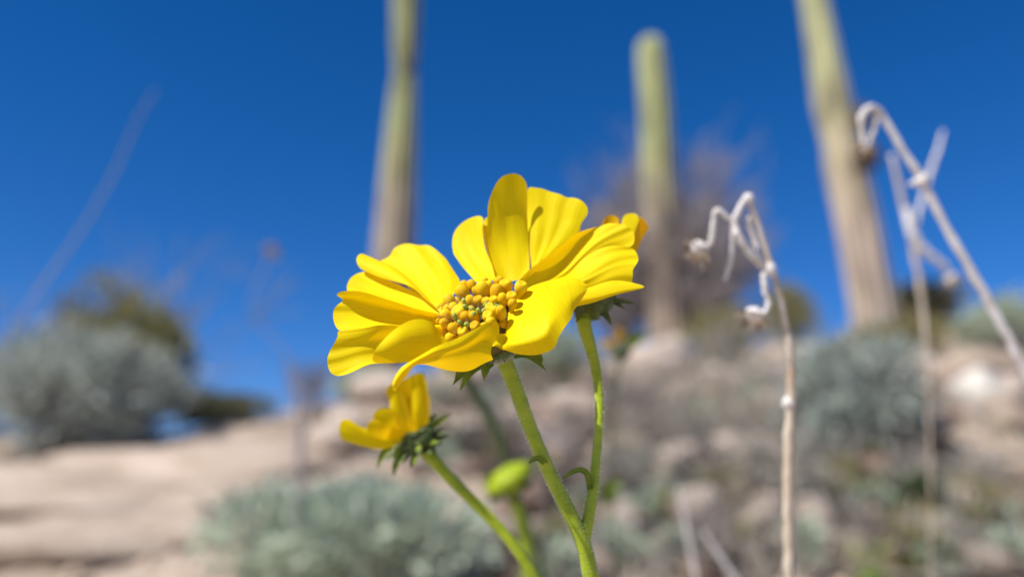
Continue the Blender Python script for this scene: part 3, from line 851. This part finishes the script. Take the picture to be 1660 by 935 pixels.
# rear
pet([(850, 452, 66), (859, 437, 84), (857, 398, 118), (854, 355, 142), (853, 334, 150), (854, 313, 154)],
    [(865, 452, 82), (885, 425, 98), (915, 402, 112), (938, 380, 120), (942, 363, 122), (952, 349, 122)],
    [(857, 303.5, 155), (868, 304.5, 154), (880, 306, 152), (891, 310.5, 149), (908, 315, 145), (919, 320.5, 140), (930, 320.5, 134), (944, 326, 128), (953, 338, 124)], bulge=-6, pleat=1.5, npl=3, wave=7, nu=20, nv=27)
pet([(812, 458, 62), (800, 430, 76), (792, 400, 90), (790, 370, 100), (790.5, 349, 106), (791, 332, 110)],
    [(850, 453, 62), (858, 437, 78), (857, 398, 110), (855, 355, 134), (855, 330, 142), (855, 306, 146)],
    [(796, 315, 112), (805, 296, 114), (816, 285, 118), (833, 281, 126), (846, 286, 134), (853, 296, 141)], bulge=8, pleat=1.8, npl=2, wave=5, tipc=-10, nu=18, nv=17)
pet([(803, 454, 74), (795, 426, 110), (786, 396, 134), (782, 370, 150), (784, 358, 154)],
    [(825, 457, 80), (815, 430, 112), (808, 400, 134), (804, 375, 146), (800, 360, 150)], [(790, 352, 154)], wave=2)
pet([(772, 458, 66), (752, 435, 112), (741, 420, 132), (735, 411, 142)],
    [(804, 454, 64), (797, 428, 92), (788, 407, 112), (784, 390, 122), (782, 368, 132), (784, 356, 138)],
    [(733, 394, 150), (736, 377, 155), (746, 364, 156), (758, 355.5, 154), (773, 350, 148), (782, 351.5, 141)], bulge=6, pleat=1.8, npl=2, wave=5, nv=19)

# disc florets
FPROF = [[(.34, -2.6), (.40, -1.4), (.52, -.9), (.82, -.45), (.98, 0), (.93, .38), (.72, .68), (.40, .86), (.12, .90)],
         [(.30, -2.6), (.38, -1.6), (.60, -1.1), (.84, -.5), (.90, .1), (.80, .55), (.55, .82), (.30, .92), (.10, .88)],
         [(.36, -2.6), (.46, -1.2), (.70, -.7), (.96, -.2), (1.0, .15), (.86, .5), (.66, .62), (.42, .60), (.10, .50)]]
FME = []
for pr in FPROF:
    fl = MB(); fl.lathe(Vector((0, 0, 0)), Vector((0, 0, 1)), pr, 20)
    for i, v in enumerate(fl.v):                  # five seams of a closed floret
        a = math.atan2(v.y, v.x); k = max(0, v.z + .3)
        q = 1 - .16 * k * (1 - abs(math.cos(2.5 * a))) ** 2
        fl.v[i] = Vector((v.x * q, v.y * q, v.z))
    me = bpy.data.meshes.new('disc_floret'); me.from_pydata([tuple(v) for v in fl.v], [], fl.f)
    me.polygons.foreach_set('use_smooth', [True] * len(me.polygons)); me.materials.append(M_floret); FME.append(me)
vis = [(490, 225, 55), (565, 215, 62), (695, 185, 62), (745, 235, 70), (860, 172, 62), (935, 222, 82), (1100, 240, 76), (1000, 342, 66), (840, 300, 92), (690, 270, 88), (470, 300, 84),
       (330, 390, 74), (225, 450, 56), (290, 540, 68), (205, 590, 52), (440, 520, 98), (882, 505, 66), (750, 555, 68), (372, 685, 64), (478, 725, 64), (606, 660, 60), (640, 385, 64),
       (300, 470, 50), (905, 640, 60), (420, 640, 45)]
FLp = [(680 + a / 6.68, 430 + b / 6.68, r / 6.68) for a, b, r in vis]
random.seed(21)
for k in range(60):                               # fill out the rest of the disc
    a = k * 2.399963; rr = math.sqrt((k + .5) / 60) * 64
    w = fc + (E1 * math.cos(a) + E2 * math.sin(a)) * rr * R_ + AX * 2 * R_
    v = w - CAM; D = v.dot(FWD)
    q = (830 + FPX * v.dot(RGT) / D, 467.5 - FPX * v.dot(UPV) / D)
    if rr > 14 and min(math.hypot(q[0] - p[0], q[1] - p[1]) for p in FLp) > 9.5:
        FLp.append((q[0], q[1], random.uniform(8, 10)))
for (x, y, r) in FLp:
    # depth on the disc: ray meets a shallow dome over the disc plane
    ray = (FWD + RGT * ((x - 830) / FPX) + UPV * ((467.5 - y) / FPX))
    k = (fc + AX * 12 * R_ - CAM).dot(AX) / ray.dot(AX)
    w = CAM + ray * k
    rad = (w - fc); rad = rad - AX * rad.dot(AX)
    if rad.length > 74 * R_:
        k = (fc - CAM).dot(FWD) + 1.2 * (495 - y) * R_
        w = CAM + ray * k; rad = rad.normalized() * 70 * R_
    d = (AX + rad / (70 * R_) * .45 + rnd_unit() * .12).normalized()
    o = None
    s = r * .98 * R_
    o = bpy.data.objects.new('disc_floret', FME[random.choice((0, 0, 1, 2, 2))]); COL.objects.link(o); o.parent = head
    o.location = w - origin
    o.rotation_mode = 'QUATERNION'; o.rotation_quaternion = d.to_track_quat('Z', 'Y')
    o.scale = (s, s, s * random.uniform(1.15, 1.45))
for k in range(20):                               # outermost row, lower on the rim
    a = 2 * math.pi * k / 20 + .1
    d = E1 * math.cos(a) + E2 * math.sin(a)
    if d.dot(RGT) > -.1 or d.dot(FWD) > .75: continue
    o = bpy.data.objects.new('disc_floret', FME[k % 3]); COL.objects.link(o); o.parent = head
    o.location = fc + d * 70 * R_ - AX * 8 * R_ - origin
    o.rotation_mode = 'QUATERNION'; o.rotation_quaternion = (AX + d * .55 + rnd_unit() * .15).normalized().to_track_quat('Z', 'Y')
    q = random.uniform(8.5, 10.5) * R_; o.scale = (q, q, q * 1.3)
# green styles and pale hairs in the middle of the disc
for (a, b, da, db) in [(590, 545, 8, 70), (790, 430, 90, 40), (840, 425, 70, 20), (480, 390, 10, 40), (385, 555, 20, 60), (520, 640, 50, 10), (720, 420, 40, -50), (560, 470, -30, -30), (640, 500, 20, 60), (500, 450, 40, 30), (690, 500, -30, 50), (850, 440, 60, -20), (440, 620, 30, 30), (760, 470, 50, 20)]:
    x, y = 680 + a / 6.68, 430 + b / 6.68
    dep = 1.15 * (490 - y) - 16
    q = FW((x, y, dep)); q2 = FW((x + da / 13, y + db / 13 , dep + 3)); q1 = FW((x - da / 13, y - db / 13, dep - 4))
    mb = MB(); mb.tube([q1, q, q2], [3.2 * R_, 3.8 * R_, 2.8 * R_], 8)
    mb.build('style', M_style, head, origin)
hb = MB(); random.seed(4)
for k in range(900):
    x = random.gauss(775, 34); y = random.gauss(508, 17)
    if abs(x - 775) > 66 or not 470 < y < 552: continue
    dep = 1.2 * (492 - y) + random.uniform(-6, 8)
    p = FW((x, y, dep)); s = rnd_unit() * R_ * .35
    b = len(hb.v); hb.v += [p - s, p + s, p + (AX + rnd_unit() * .8) * R_ * random.uniform(4, 9)]; hb.f.append((b, b + 1, b + 2))
h = mesh_obj('hairs', hb.v, hb.f, M_hair, head, origin); tag(h, kind='stuff')
# involucre and its bracts
mb = MB()
mb.lathe(fc, AX, [(12.5 * R_, -108 * R_), (20 * R_, -98 * R_), (34 * R_, -88 * R_), (48 * R_, -77 * R_), (58 * R_, -66 * R_), (63 * R_, -58 * R_), (60 * R_, -54 * R_)], 28)
inv = mb.build('involucre', M_invol, head, origin)
BR = lambda pts, w: blade('bract', pts, w, M_bract, head, origin)
BR([(790, 586, 10), (775, 592, 0), (762, 603, -8), (753, 618, -12), (746, 633, -14)], [14, 15, 13, 10, 1])
BR([(795, 584, 8), (788, 592, -4), (786, 604, -10), (785, 617, -12)], [20, 19, 12, 1])
BR([(775, 585, 25), (758, 597, 20), (744, 610, 16), (734, 624, 14)], [12, 13, 10, 1])
BR([(832, 577, 30), (850, 574, 22), (866, 582, 16), (877, 591, 14), (885, 601, 14)], [10, 10, 9, 7, 1])
BR([(850, 570, 45), (866, 574, 44), (876, 580, 44), (879, 588, 44)], [12, 16, 14, 1])
for k in range(16):
    a = 2 * math.pi * k / 16 + .2
    d = E1 * math.cos(a) + E2 * math.sin(a)
    if d.dot(FWD) < -.35: continue
    b0 = fc + d * 52 * R_ - AX * 74 * R_; lf = MB()
    rows = []
    sd = AX.cross(d)
    for t, w in ((0, 7), (.3, 9), (.6, 7), (.85, 4), (1, .6)):
        c = b0 + d * 42 * t * R_ + AX * (10 * math.sin(t * 2.2) - 22 * t * t) * R_
        rows.append([c - sd * w * R_, c - AX * w * .3 * R_, c + sd * w * R_])
    lf.grid(rows); lf.build('bract', M_bract, head, origin, subsurf=1)
hb = MB(); random.seed(14)
for k in range(1500):
    a = random.uniform(0, 6.283); t = random.random()
    d = E1 * math.cos(a) + E2 * math.sin(a)
    p = fc + d * (16 + 46 * t) * R_ - AX * (104 - 42 * t) * R_
    s = rnd_unit() * R_ * .35; b = len(hb.v)
    hb.v += [p - s, p + s, p + (d - AX * .5 + rnd_unit() * .6).normalized() * R_ * random.uniform(3, 7)]; hb.f.append((b, b + 1, b + 2))
h = mesh_obj('hairs', hb.v, hb.f, M_hair, inv, origin); tag(h, kind='stuff')

# second head on the side stem, mostly hidden by the big petals
c2 = FW((962, 478, 158)); R2 = pxr(1, 158)
ax2 = (FW((975, 400, 190)) - FW((955, 500, 152))).normalized()
mb = MB(); mb.lathe(FW((950, 512, 152)), ax2, [(12 * R2, -6 * R2), (22 * R2, 4 * R2), (34 * R2, 14 * R2), (40 * R2, 26 * R2), (42 * R2, 44 * R2), (38 * R2, 62 * R2), (28 * R2, 72 * R2), (8 * R2, 78 * R2)], 20)
head2 = mb.build('flower_head', M_invol, PL, origin)
def pet2(L, R, T, m=M_petal_o, **k): return patch('petal', L, R, T, m, head2, origin, seed=31, **k)
pet2([(960, 450, 175), (966, 400, 185), (972, 372, 190), (978, 358, 192)], [(990, 450, 180), (996, 400, 188), (1002, 372, 192), (1004, 356, 194)], [(984, 350, 194), (996, 349, 195)], bulge=6)
pet2([(985, 450, 180), (1000, 410, 192), (1006, 375, 200), (1008, 358, 204)], [(1005, 452, 178), (1018, 412, 188), (1028, 380, 194), (1036, 356, 198)], [(1012, 349, 206), (1022, 346, 206), (1032, 347, 203)], m=M_petal, bulge=-4)
pet2([(1000, 450, 180), (1014, 412, 192), (1024, 380, 198), (1034, 354, 200)], [(1012, 452, 200), (1032, 408, 212), (1042, 385, 218), (1051, 372, 222)], [(1040, 352, 206), (1046, 358, 212), (1050, 364, 218)], bulge=4)
B2 = lambda pts, w, m=M_bract: blade('bract', pts, w, m, head2, origin)
B2([(975, 492, 160), (990, 488, 152), (1005, 487, 150), (1020, 490, 150), (1029, 492, 150)], [12, 11, 9, 7, 1], M_invol)
B2([(980, 494, 165), (995, 489, 160), (1005, 495, 158), (1013, 501, 158)], [10, 9, 8, 1], M_invol)
B2([(970, 500, 150), (980, 508, 142), (986, 517, 140), (991, 527, 140)], [12, 12, 9, 1], M_invol)
B2([(940, 512, 128), (950, 512, 120), (960, 513, 118), (973, 518, 118)], [6, 9, 9, 1])
B2([(935, 508, 128), (938, 514, 122), (934, 522, 120)], [10, 9, 1], M_invol)
B2([(955, 498, 120), (962, 508, 112), (966, 520, 112)], [16, 13, 1], M_invol)

# ---- opening head to the left, out of focus
gp = ground_path(0.045, 0.30)
og = Vector((gp[1][0], gp[1][1], gp[1][2] + .02))
LB = empty('flowering_stem', og)
tag(LB, 'half open yellow flower head with spiky green bracts on a slanting stem', 'flower')
DZ = 420
s_ = stem_tube('stem', [(686, 728, DZ + 10), (700, 742, DZ + 5), (730, 775, DZ), (775, 820, DZ - 5), (815, 862, DZ - 8), (845, 900, DZ - 10), (868, 938, DZ - 10)], [22, 19, 18, 18, 19, 20], M_stem, LB, og, gp, hairs=600)
RL = pxr(1, DZ)
ca = FW((684, 726, DZ + 8)); axl = (FW((640, 668, DZ - 30)) - ca).normalized()
mb = MB(); mb.lathe(ca, axl, [(8 * RL, -4 * RL), (17 * RL, 2 * RL), (28 * RL, 9 * RL), (35 * RL, 18 * RL), (36 * RL, 26 * RL), (32 * RL, 33 * RL), (18 * RL, 38 * RL), (5 * RL, 40 * RL)], 20)
hl = mb.build('flower_head', M_invol, LB, og)
def petl(L, R, T, m=M_petal, **k):
    c = Vector((668, 704, DZ - 34))
    L = [tuple(Vector(L[0]).lerp(c, .55))] + list(L); R = [tuple(Vector(R[0]).lerp(c, .55))] + list(R)
    return patch('petal', L, R, T, m, hl, og, seed=51, **k)
z = DZ
petl([(640, 722, z - 30), (615, 728, z - 45), (590, 724, z - 55), (570, 718, z - 60), (554, 712, z - 60)], [(640, 700, z - 30), (612, 696, z - 45), (592, 694, z - 55), (578, 687, z - 62), (565, 679, z - 64)], [(550, 702, z - 62), (550, 690, z - 64), (555, 680, z - 66)], bulge=-10)
petl([(640, 708, z - 34), (625, 702, z - 48), (613, 692, z - 55), (606, 682, z - 58)], [(660, 690, z - 30), (652, 680, z - 45), (645, 670, z - 55), (634, 662, z - 60)], [(605, 672, z - 60), (612, 664, z - 62), (623, 661, z - 62)], bulge=-8)
petl([(655, 690, z - 26), (640, 668, z - 30), (630, 648, z - 30), (625, 636, z - 30)], [(682, 684, z + 5), (668, 655, z + 10), (660, 635, z + 12), (652, 615, z + 14)], [(627, 627, z - 26), (634, 622, z - 18), (645, 616, z)], bulge=6)
petl([(662, 692, z - 10), (656, 665, z - 6), (652, 640, z - 2), (652, 616, z)], [(694, 676, z + 20), (695, 655, z + 22), (693, 630, z + 22), (690, 610, z + 22)], [(664, 609, z + 6), (678, 603, z + 14), (686, 604, z + 20)], bulge=10, pleat=2)
petl([(636, 712, z - 36), (622, 712, z - 56), (606, 706, z - 66), (596, 700, z - 68)], [(648, 696, z - 40), (634, 690, z - 60), (620, 682, z - 70), (608, 678, z - 74)], [(594, 692, z - 71), (598, 683, z - 74)], bulge=-6)
petl([(652, 698, z - 40), (640, 684, z - 52), (633, 668, z - 56), (632, 652, z - 56)], [(676, 692, z - 30), (666, 672, z - 38), (660, 656, z - 40), (656, 640, z - 40)], [(636, 642, z - 55), (645, 637, z - 50)], bulge=-8)
petl([(668, 694, z - 24), (668, 670, z - 26), (668, 650, z - 24), (668, 634, z - 22)], [(692, 690, z - 10), (696, 672, z - 8), (697, 655, z - 6), (696, 640, z - 4)], [(676, 628, z - 18), (688, 630, z - 10)], bulge=-8)
BL = lambda pts, w, m=M_bract: blade('bract', pts, w, m, hl, og)
BL([(695, 696, z), (707, 686, z - 6), (720, 677, z - 8), (731, 670, z - 8)], [13, 12, 9, 2])
BL([(700, 712, z), (715, 709, z - 5), (730, 707, z - 6)], [11, 9, 2], M_invol)
BL([(660, 738, z - 20), (648, 728, z - 40), (642, 735, z - 46), (638, 744, z - 46)], [13, 14, 12, 3])
BL([(655, 735, z - 14), (645, 746, z - 24), (640, 757, z - 26), (638, 770, z - 26)], [14, 13, 10, 2])
BL([(636, 722, z - 22), (624, 732, z - 34), (616, 745, z - 36), (611, 758, z - 36)], [13, 12, 9, 2])
BL([(668, 732, z - 24), (674, 722, z - 44), (680, 728, z - 50), (678, 736, z - 50)], [12, 15, 13, 3], M_style)
BL([(690, 690, z + 10), (700, 678, z + 10), (706, 668, z + 10)], [14, 12, 3], M_invol)
BL([(690, 725, z - 18), (700, 726, z - 26), (706, 734, z - 26)], [14, 12, 3], M_invol)
BL([(655, 705, z - 34), (662, 714, z - 46), (660, 726, z - 48)], [15, 13, 3], M_invol)

xl = axl.orthogonal().normalized(); yl = axl.cross(xl)
def spiky(parent, og, c, ax, r, hgt, n, ln, mat, mat2, R, seed=1):
    random.seed(seed)
    x_ = ax.orthogonal().normalized(); y_ = ax.cross(x_)
    for k in range(n):
        t = (k + .5) / n; a = k * 2.399963
        d = x_ * math.cos(a) + y_ * math.sin(a); sd = ax.cross(d)
        b = c + d * r * (.45 + .55 * math.sin(t * 2.2)) * R * .95 + ax * hgt * t * .8 * R
        out = (d * (1.0 - .2 * t) + ax * (.1 + .5 * t) + rnd_unit() * .25).normalized()
        lf = MB(); rows = []
        for q, w in ((-.25, 5), (.2, 6.5), (.55, 5), (.85, 2.5), (1, .4)):
            p = b + out * ln * q * R - ax * 8 * max(q, 0) ** 2 * R
            rows.append([p - sd * w * R, p + out.cross(sd) * -w * .3 * R, p + sd * w * R])
        lf.grid(rows); lf.build('bract', mat if k % 3 else mat2, parent, og, subsurf=1)
spiky(hl, og, ca, axl, 38, 34, 28, 26, M_invol, M_bract, RL, 6)

# ---- unopened green bud further back
gp = ground_path(0.07, 0.36)
og = Vector((gp[1][0], gp[1][1], gp[1][2] + .02))
GB = empty('flower_bud_stem', og)
z = 1900
tag(GB, 'bright yellow green unopened bud, blurred, low between the stems', 'flower bud')
stem_tube('stem', [(826, 790, z + 4), (836, 815, z), (845, 850, z), (852, 885, z), (858, 938, z)], [20, 18, 18, 18, 19], M_stem, GB, og, gp)
RG = pxr(1, z)
ca = FW((832, 790, z - 4)); axg = (FW((806, 745, z - 10)) - ca).normalized()
mb = MB(); mb.lathe(ca, axg, [(8 * RG, -10 * RG), (22 * RG, 0), (38 * RG, 9 * RG), (43 * RG, 17 * RG), (38 * RG, 26 * RG), (22 * RG, 33 * RG), (4 * RG, 35 * RG)], 18)
hg = mb.build('bud', M_bud, GB, og)
for (pts, w) in [([(800, 786, z - 30), (792, 778, z - 42), (786, 768, z - 46)], [18, 18, 4]), ([(822, 792, z - 32), (818, 780, z - 48), (820, 765, z - 50)], [20, 20, 4]), ([(842, 780, z - 25), (850, 768, z - 40), (856, 754, z - 40)], [18, 18, 4])]:
    blade('bract', pts, w, M_bud, hg, og)
for (pts, w) in [([(806, 796, z - 18), (800, 804, z - 30), (792, 812, z - 30)], [20, 18, 3]), ([(840, 790, z - 14), (852, 786, z - 26), (862, 790, z - 26)], [20, 18, 3]), ([(826, 800, z - 24), (836, 806, z - 34), (846, 816, z - 34)], [20, 16, 3])]:
    blade('bract', pts, w, M_invol, hg, og)

spiky(hg, og, ca - axg * 6 * RG, axg, 36, 22, 16, 30, M_dkgreen, M_invol, RG, 9)

# ---- stem with a head hidden behind the big flower
gp = ground_path(0.075, 0.42)
og = Vector((gp[1][0], gp[1][1], gp[1][2] + .02))
HB = empty('flower_bud_stem', og)
tag(HB, 'dark green curved stem with its closed head hidden behind the big flower', 'flower bud')
z = 2300
stem_tube('stem', [(750, 600, z), (765, 630, z), (785, 662, z), (803, 697, z), (818, 735, z + 10), (832, 785, z + 20), (852, 840, z + 20), (872, 900, z + 20), (880, 938, z + 20)], [18, 17, 16, 15, 15, 13, 12, 12], M_invol, HB, og, gp)
ca = FW((750, 600, z)); RG = pxr(1, z)
mb = MB(); mb.lathe(ca, (FW((735, 560, z)) - ca).normalized(), [(9 * RG, -6 * RG), (22 * RG, 4 * RG), (30 * RG, 18 * RG), (26 * RG, 34 * RG), (8 * RG, 44 * RG)], 16)
hb_ = mb.build('bud', M_bud, HB, og)
for k in range(7):
    a = k / 7 * 6.283
    blade('bract', [(748 + 16 * math.cos(a), 592, z + 20 * math.sin(a)), (744 + 30 * math.cos(a), 578, z + 30 * math.sin(a)), (742 + 34 * math.cos(a), 560, z + 32 * math.sin(a))], [14, 13, 2], M_invol, hb_, og)

# ---- small faded head beside the side stem
gp = ground_path(0.13, 0.55)
og = Vector((gp[1][0], gp[1][1], gp[1][2] + .02))
FB = empty('flower_bud_stem', og)
tag(FB, 'small faded yellow brown head, blurred, beside the side stem of the big flower', 'flower bud')
z = 2600
stem_tube('stem', [(1008, 572, z), (1002, 600, z), (996, 660, z), (992, 740, z), (994, 830, z), (1000, 938, z)], [7, 4, 3, 3, 3], M_invol, FB, og, gp)
ca = FW((1010, 580, z)); RG = pxr(1, z)
mb = MB(); mb.lathe(ca, (FW((1000, 545, z)) - ca).normalized(), [(4 * RG, -5 * RG), (13 * RG, 2 * RG), (18 * RG, 9 * RG), (15 * RG, 17 * RG), (6 * RG, 22 * RG)], 16)
hf = mb.build('flower_head', M_dkgreen, FB, og)
for (x1, y1, x2, y2) in [(995, 560, 972, 552), (1005, 552, 1000, 532), (1015, 555, 1034, 540), (1022, 560, 1050, 538)]:
    blade('petal', [(x1, y1, z - 10), ((x1 + x2) / 2, (y1 + y2) / 2, z - 18), (x2, y2, z - 18)], [14, 14, 4], M_petal_o if x2 < 1010 else M_bract, hf, og)
blade('leaf', [(998, 812, z), (985, 800, z - 20), (992, 784, z - 26), (1012, 780, z - 26)], [12, 26, 24, 4], M_bract, FB.children[0], og)

# ------------------------------------------------------------------ dry stalks on the right
def dry_head(parent, og, x, y, z, r, mat=M_drydark, n=10, seed=1, dirx=-1, core=None):
    random.seed(seed)
    rr = pxr(r, z); c = FW((x, y, z)); mb = MB()
    ax = (FWD * -.3 + RGT * dirx * .6 - UPV * .5).normalized()
    mb.lathe(c, ax, [(rr * .25, -rr * .7), (rr * .7, -rr * .3), (rr * .85, 0), (rr * .6, rr * .35), (rr * .2, rr * .5)], 14)
    h = mb.build('seed_head', core or M_drywhite, parent, og)
    x_ = ax.orthogonal().normalized(); y_ = ax.cross(x_)
    for k in range(n):
        a = 6.283 * k / n + random.uniform(-.2, .2); d = x_ * math.cos(a) + y_ * math.sin(a)
        s = ax.cross(d); lf = MB(); rows = []
        l = random.uniform(.7, 1.3)
        for t, w in ((0, .22), (.4, .26), (.8, .14), (1, .03)):
            p = c + d * rr * (.6 + t * l) + ax * rr * (.1 + .5 * t)
            rows.append([p - s * rr * w, p + ax * rr * w * .3, p + s * rr * w])
        lf.grid(rows); lf.build('bract', mat if k % 2 else M_dry, h, og, subsurf=1)
    return h

def kinked(pts, n):
    """between a smooth curve and straight segments, so that bends read as snapped joints"""
    S = catmull(pts, n); V = [Vector(p) for p in pts]; L = [0]
    for i in range(1, len(V)): L.append(L[-1] + (V[i] - V[i - 1]).length)
    out = []
    for i in range(n):
        s_ = L[-1] * i / (n - 1); j = 0
        while j < len(L) - 2 and L[j + 1] < s_: j += 1
        out.append(S[i] * .35 + V[j].lerp(V[j + 1], (s_ - L[j]) / max(L[j + 1] - L[j], 1e-9)) * .65)
    return out

def dry_stalk(label, main, widths, z, gxy, branches, heads, mat=M_dry, nodes=(), bmat=M_dry):
    gp = ground_path(*gxy)
    og = Vector((gp[1][0], gp[1][1], gp[1][2] + .02))
    root = empty('dry_stalk', og); tag(root, label, 'dry stalk')
    st = stem_tube('stem', [(x, y, z + (q[2] if len(q) > 2 else 0)) for q in main for x, y in [q[:2]]], widths, mat, root, og, gp)
    for pts, w, m in branches:
        mb = MB(); P = kinked([(q[0], q[1], z + (q[2] if len(q) > 2 else 0)) for q in pts], 24)
        for i in range(1, 23):
            P[i] = P[i] + Vector((noise.noise(Vector((i * .55, pts[0][0], 1))), noise.noise(Vector((i * .55, pts[0][0], 5))), 0)) * w[0] * .3
        R = []
        for i, p in enumerate(P):
            x = i / 23 * (len(w) - 1); a = min(int(x), len(w) - 2)
            R.append(pxr((w[a] * (1 - (x - a)) + w[a + 1] * (x - a)) / 2, p.z) * .84 * (1 + .42 * noise.noise(Vector((i * .6, w[0], pts[-1][0])))))
        mb.tube([FW(p) for p in P], R, 7)
        mb.build('side_stem', m, root, og)
    for (x, y, w) in nodes:
        mb = MB(); c = FW((x, y, z)); r = pxr(w / 2, z)
        mb.lathe(c, UPV, [(r * .5, -r), (r * .95, -r * .4), (r, .2 * r), (r * .6, r * .9)], 12)
        mb.build('node', M_drywhite, root, og)
    for (x, y, r, s, dx) in heads: dry_head(root, og, x, y, z, r, seed=s, dirx=dx, core=M_drydark if mat is M_twig_p else M_drywhite)
    return root

dry_stalk('upright tan dry stalk whose white tip is bent over, two withered heads hanging from it',
          [(1212, 318), (1222, 345), (1236, 385), (1250, 430), (1262, 475), (1274, 530), (1282, 580), (1282, 650), (1279, 720), (1278, 800), (1279, 870), (1280, 938)],
          [9, 9, 10, 11, 13, 15, 17, 18, 18, 18, 19], 680, (0.16, 0.30),
          [([(1212, 318), (1203, 330, -10), (1194, 348, -16), (1188, 360, -20)], [11, 12, 13], M_drywhite),
           ([(1188, 360, -20), (1198, 384, -24), (1212, 406, -20), (1230, 424, -10), (1247, 436)], [12, 13, 15, 15, 15], M_drywhite),
           ([(1188, 360, -20), (1176, 350, -20), (1163, 339, -20), (1158, 348, -18), (1156, 372, -14), (1152, 395, -10), (1138, 402, -5), (1128, 404)], [12, 10, 10, 10, 10, 8], M_drywhite),
           ([(1187, 362, -20), (1188, 390, -10), (1186, 415), (1180, 440, 6), (1174, 455, 8)], [7, 9, 9, 9, 6], M_drywhite),
           ([(1247, 436), (1238, 445, -14), (1240, 470, -18), (1246, 490, -18), (1242, 504, -16), (1230, 510, -10), (1220, 511)], [12, 11, 11, 10, 10, 9], M_drywhite),
           ([(1217, 352, 10), (1218, 370, 20), (1226, 395, 20), (1230, 412, 10), (1240, 428, 6)], [10, 11, 10, 9], M_drywhite)],
          [(1133, 404, 20, 3, -1), (1223, 511, 20, 4, -.6)], nodes=[(1279, 653, 22), (1247, 437, 24), (1213, 322, 18)])
dry_stalk('thick pale dry stalk leaning up to a bent over tip beside the scarred saguaro',
          [(1425, 180), (1440, 204), (1465, 246), (1495, 292), (1530, 362), (1575, 440), (1620, 520), (1665, 605), (1720, 700), (1800, 840), (1850, 940)],
          [11, 12, 13, 14, 15, 16, 17, 17, 17, 17], 1150, (0.42, 0.34),
          [([(1425, 180), (1416, 174, -10), (1404, 178, -14), (1396, 190, -14), (1398, 212, -10), (1400, 235, -6)], [12, 13, 13, 11, 9], M_drywhite),
           ([(1420, 178, -6), (1420, 200, -12), (1412, 225, -12), (1406, 245, -8)], [9, 9, 7], M_drywhite),
           ([(1495, 292), (1484, 297, -6), (1474, 300, -8)], [16, 12, 6], M_drywhite),
           ],
          [(1403, 238, 12, 6, -.4)], nodes=[(1495, 292, 22), (1424, 182, 15)], mat=M_drywhite)
dry_stalk('thin faint dry stalk with a drooping brown head, behind the thick leaning stalk',
          [(1445, 250), (1454, 285), (1464, 330), (1474, 370), (1484, 420), (1494, 480), (1500, 540), (1504, 600), (1506, 680), (1508, 760), (1508, 850), (1510, 938)],
          [7, 9, 10, 9, 6, 4, 4, 3.5, 3, 3], 3000, (0.30, 0.62),
          [([(1470, 340), (1474, 365, -20), (1486, 392, -30), (1505, 412, -30), (1524, 424, -20), (1536, 438, -10)], [16, 17, 17, 15, 12], M_drywhite),
           ([(1480, 395), (1490, 340, 30), (1508, 280, 40), (1520, 245, 40), (1529, 212, 50)], [6, 9, 10, 9, 5], M_drywhite)],
          [(1540, 452, 15, 8, .5)])
dry_stalk('pale grey dry stem leaning beside the slanting dry stem low among twigs',
          [(1098, 790), (1108, 830), (1118, 880), (1130, 945)], [4, 6, 7, 7], 3200, (0.19, 0.9), [], [], mat=M_drywhite)
dry_stalk('pale slanting dry stem lying low among the grey twigs',
          [(1140, 862), (1160, 890), (1180, 920), (1200, 950)], [5, 7, 8, 8], 2600, (0.22, 0.9), [], [], mat=M_drywhite)
# faint stalks against the sky on the left
dry_stalk('long thin faint dry stalk arching over the large silvery shrub',
          [(252, 146), (222, 196), (190, 270), (160, 325), (120, 390), (78, 448), (38, 505), (-10, 580), (-60, 680), (-110, 800), (-150, 940)],
          [2, 3, 3.5, 4, 4, 4, 4, 5], 9000, (-0.75, 1.0), [], [], mat=M_twig)
dry_stalk('wavering thin dry stalk with a fuzzy brown tip against the sky',
          [(442, 405), (425, 440), (408, 480), (412, 515), (440, 545), (465, 575), (478, 610), (484, 660), (486, 760), (480, 860), (470, 940)],
          [2.5, 2.5, 2.5, 3, 10, 15, 5, 1.5, 1.5], 14000, (-0.36, 1.7), [], [(442, 405, 12, 12, -.4)], mat=M_twig_p)
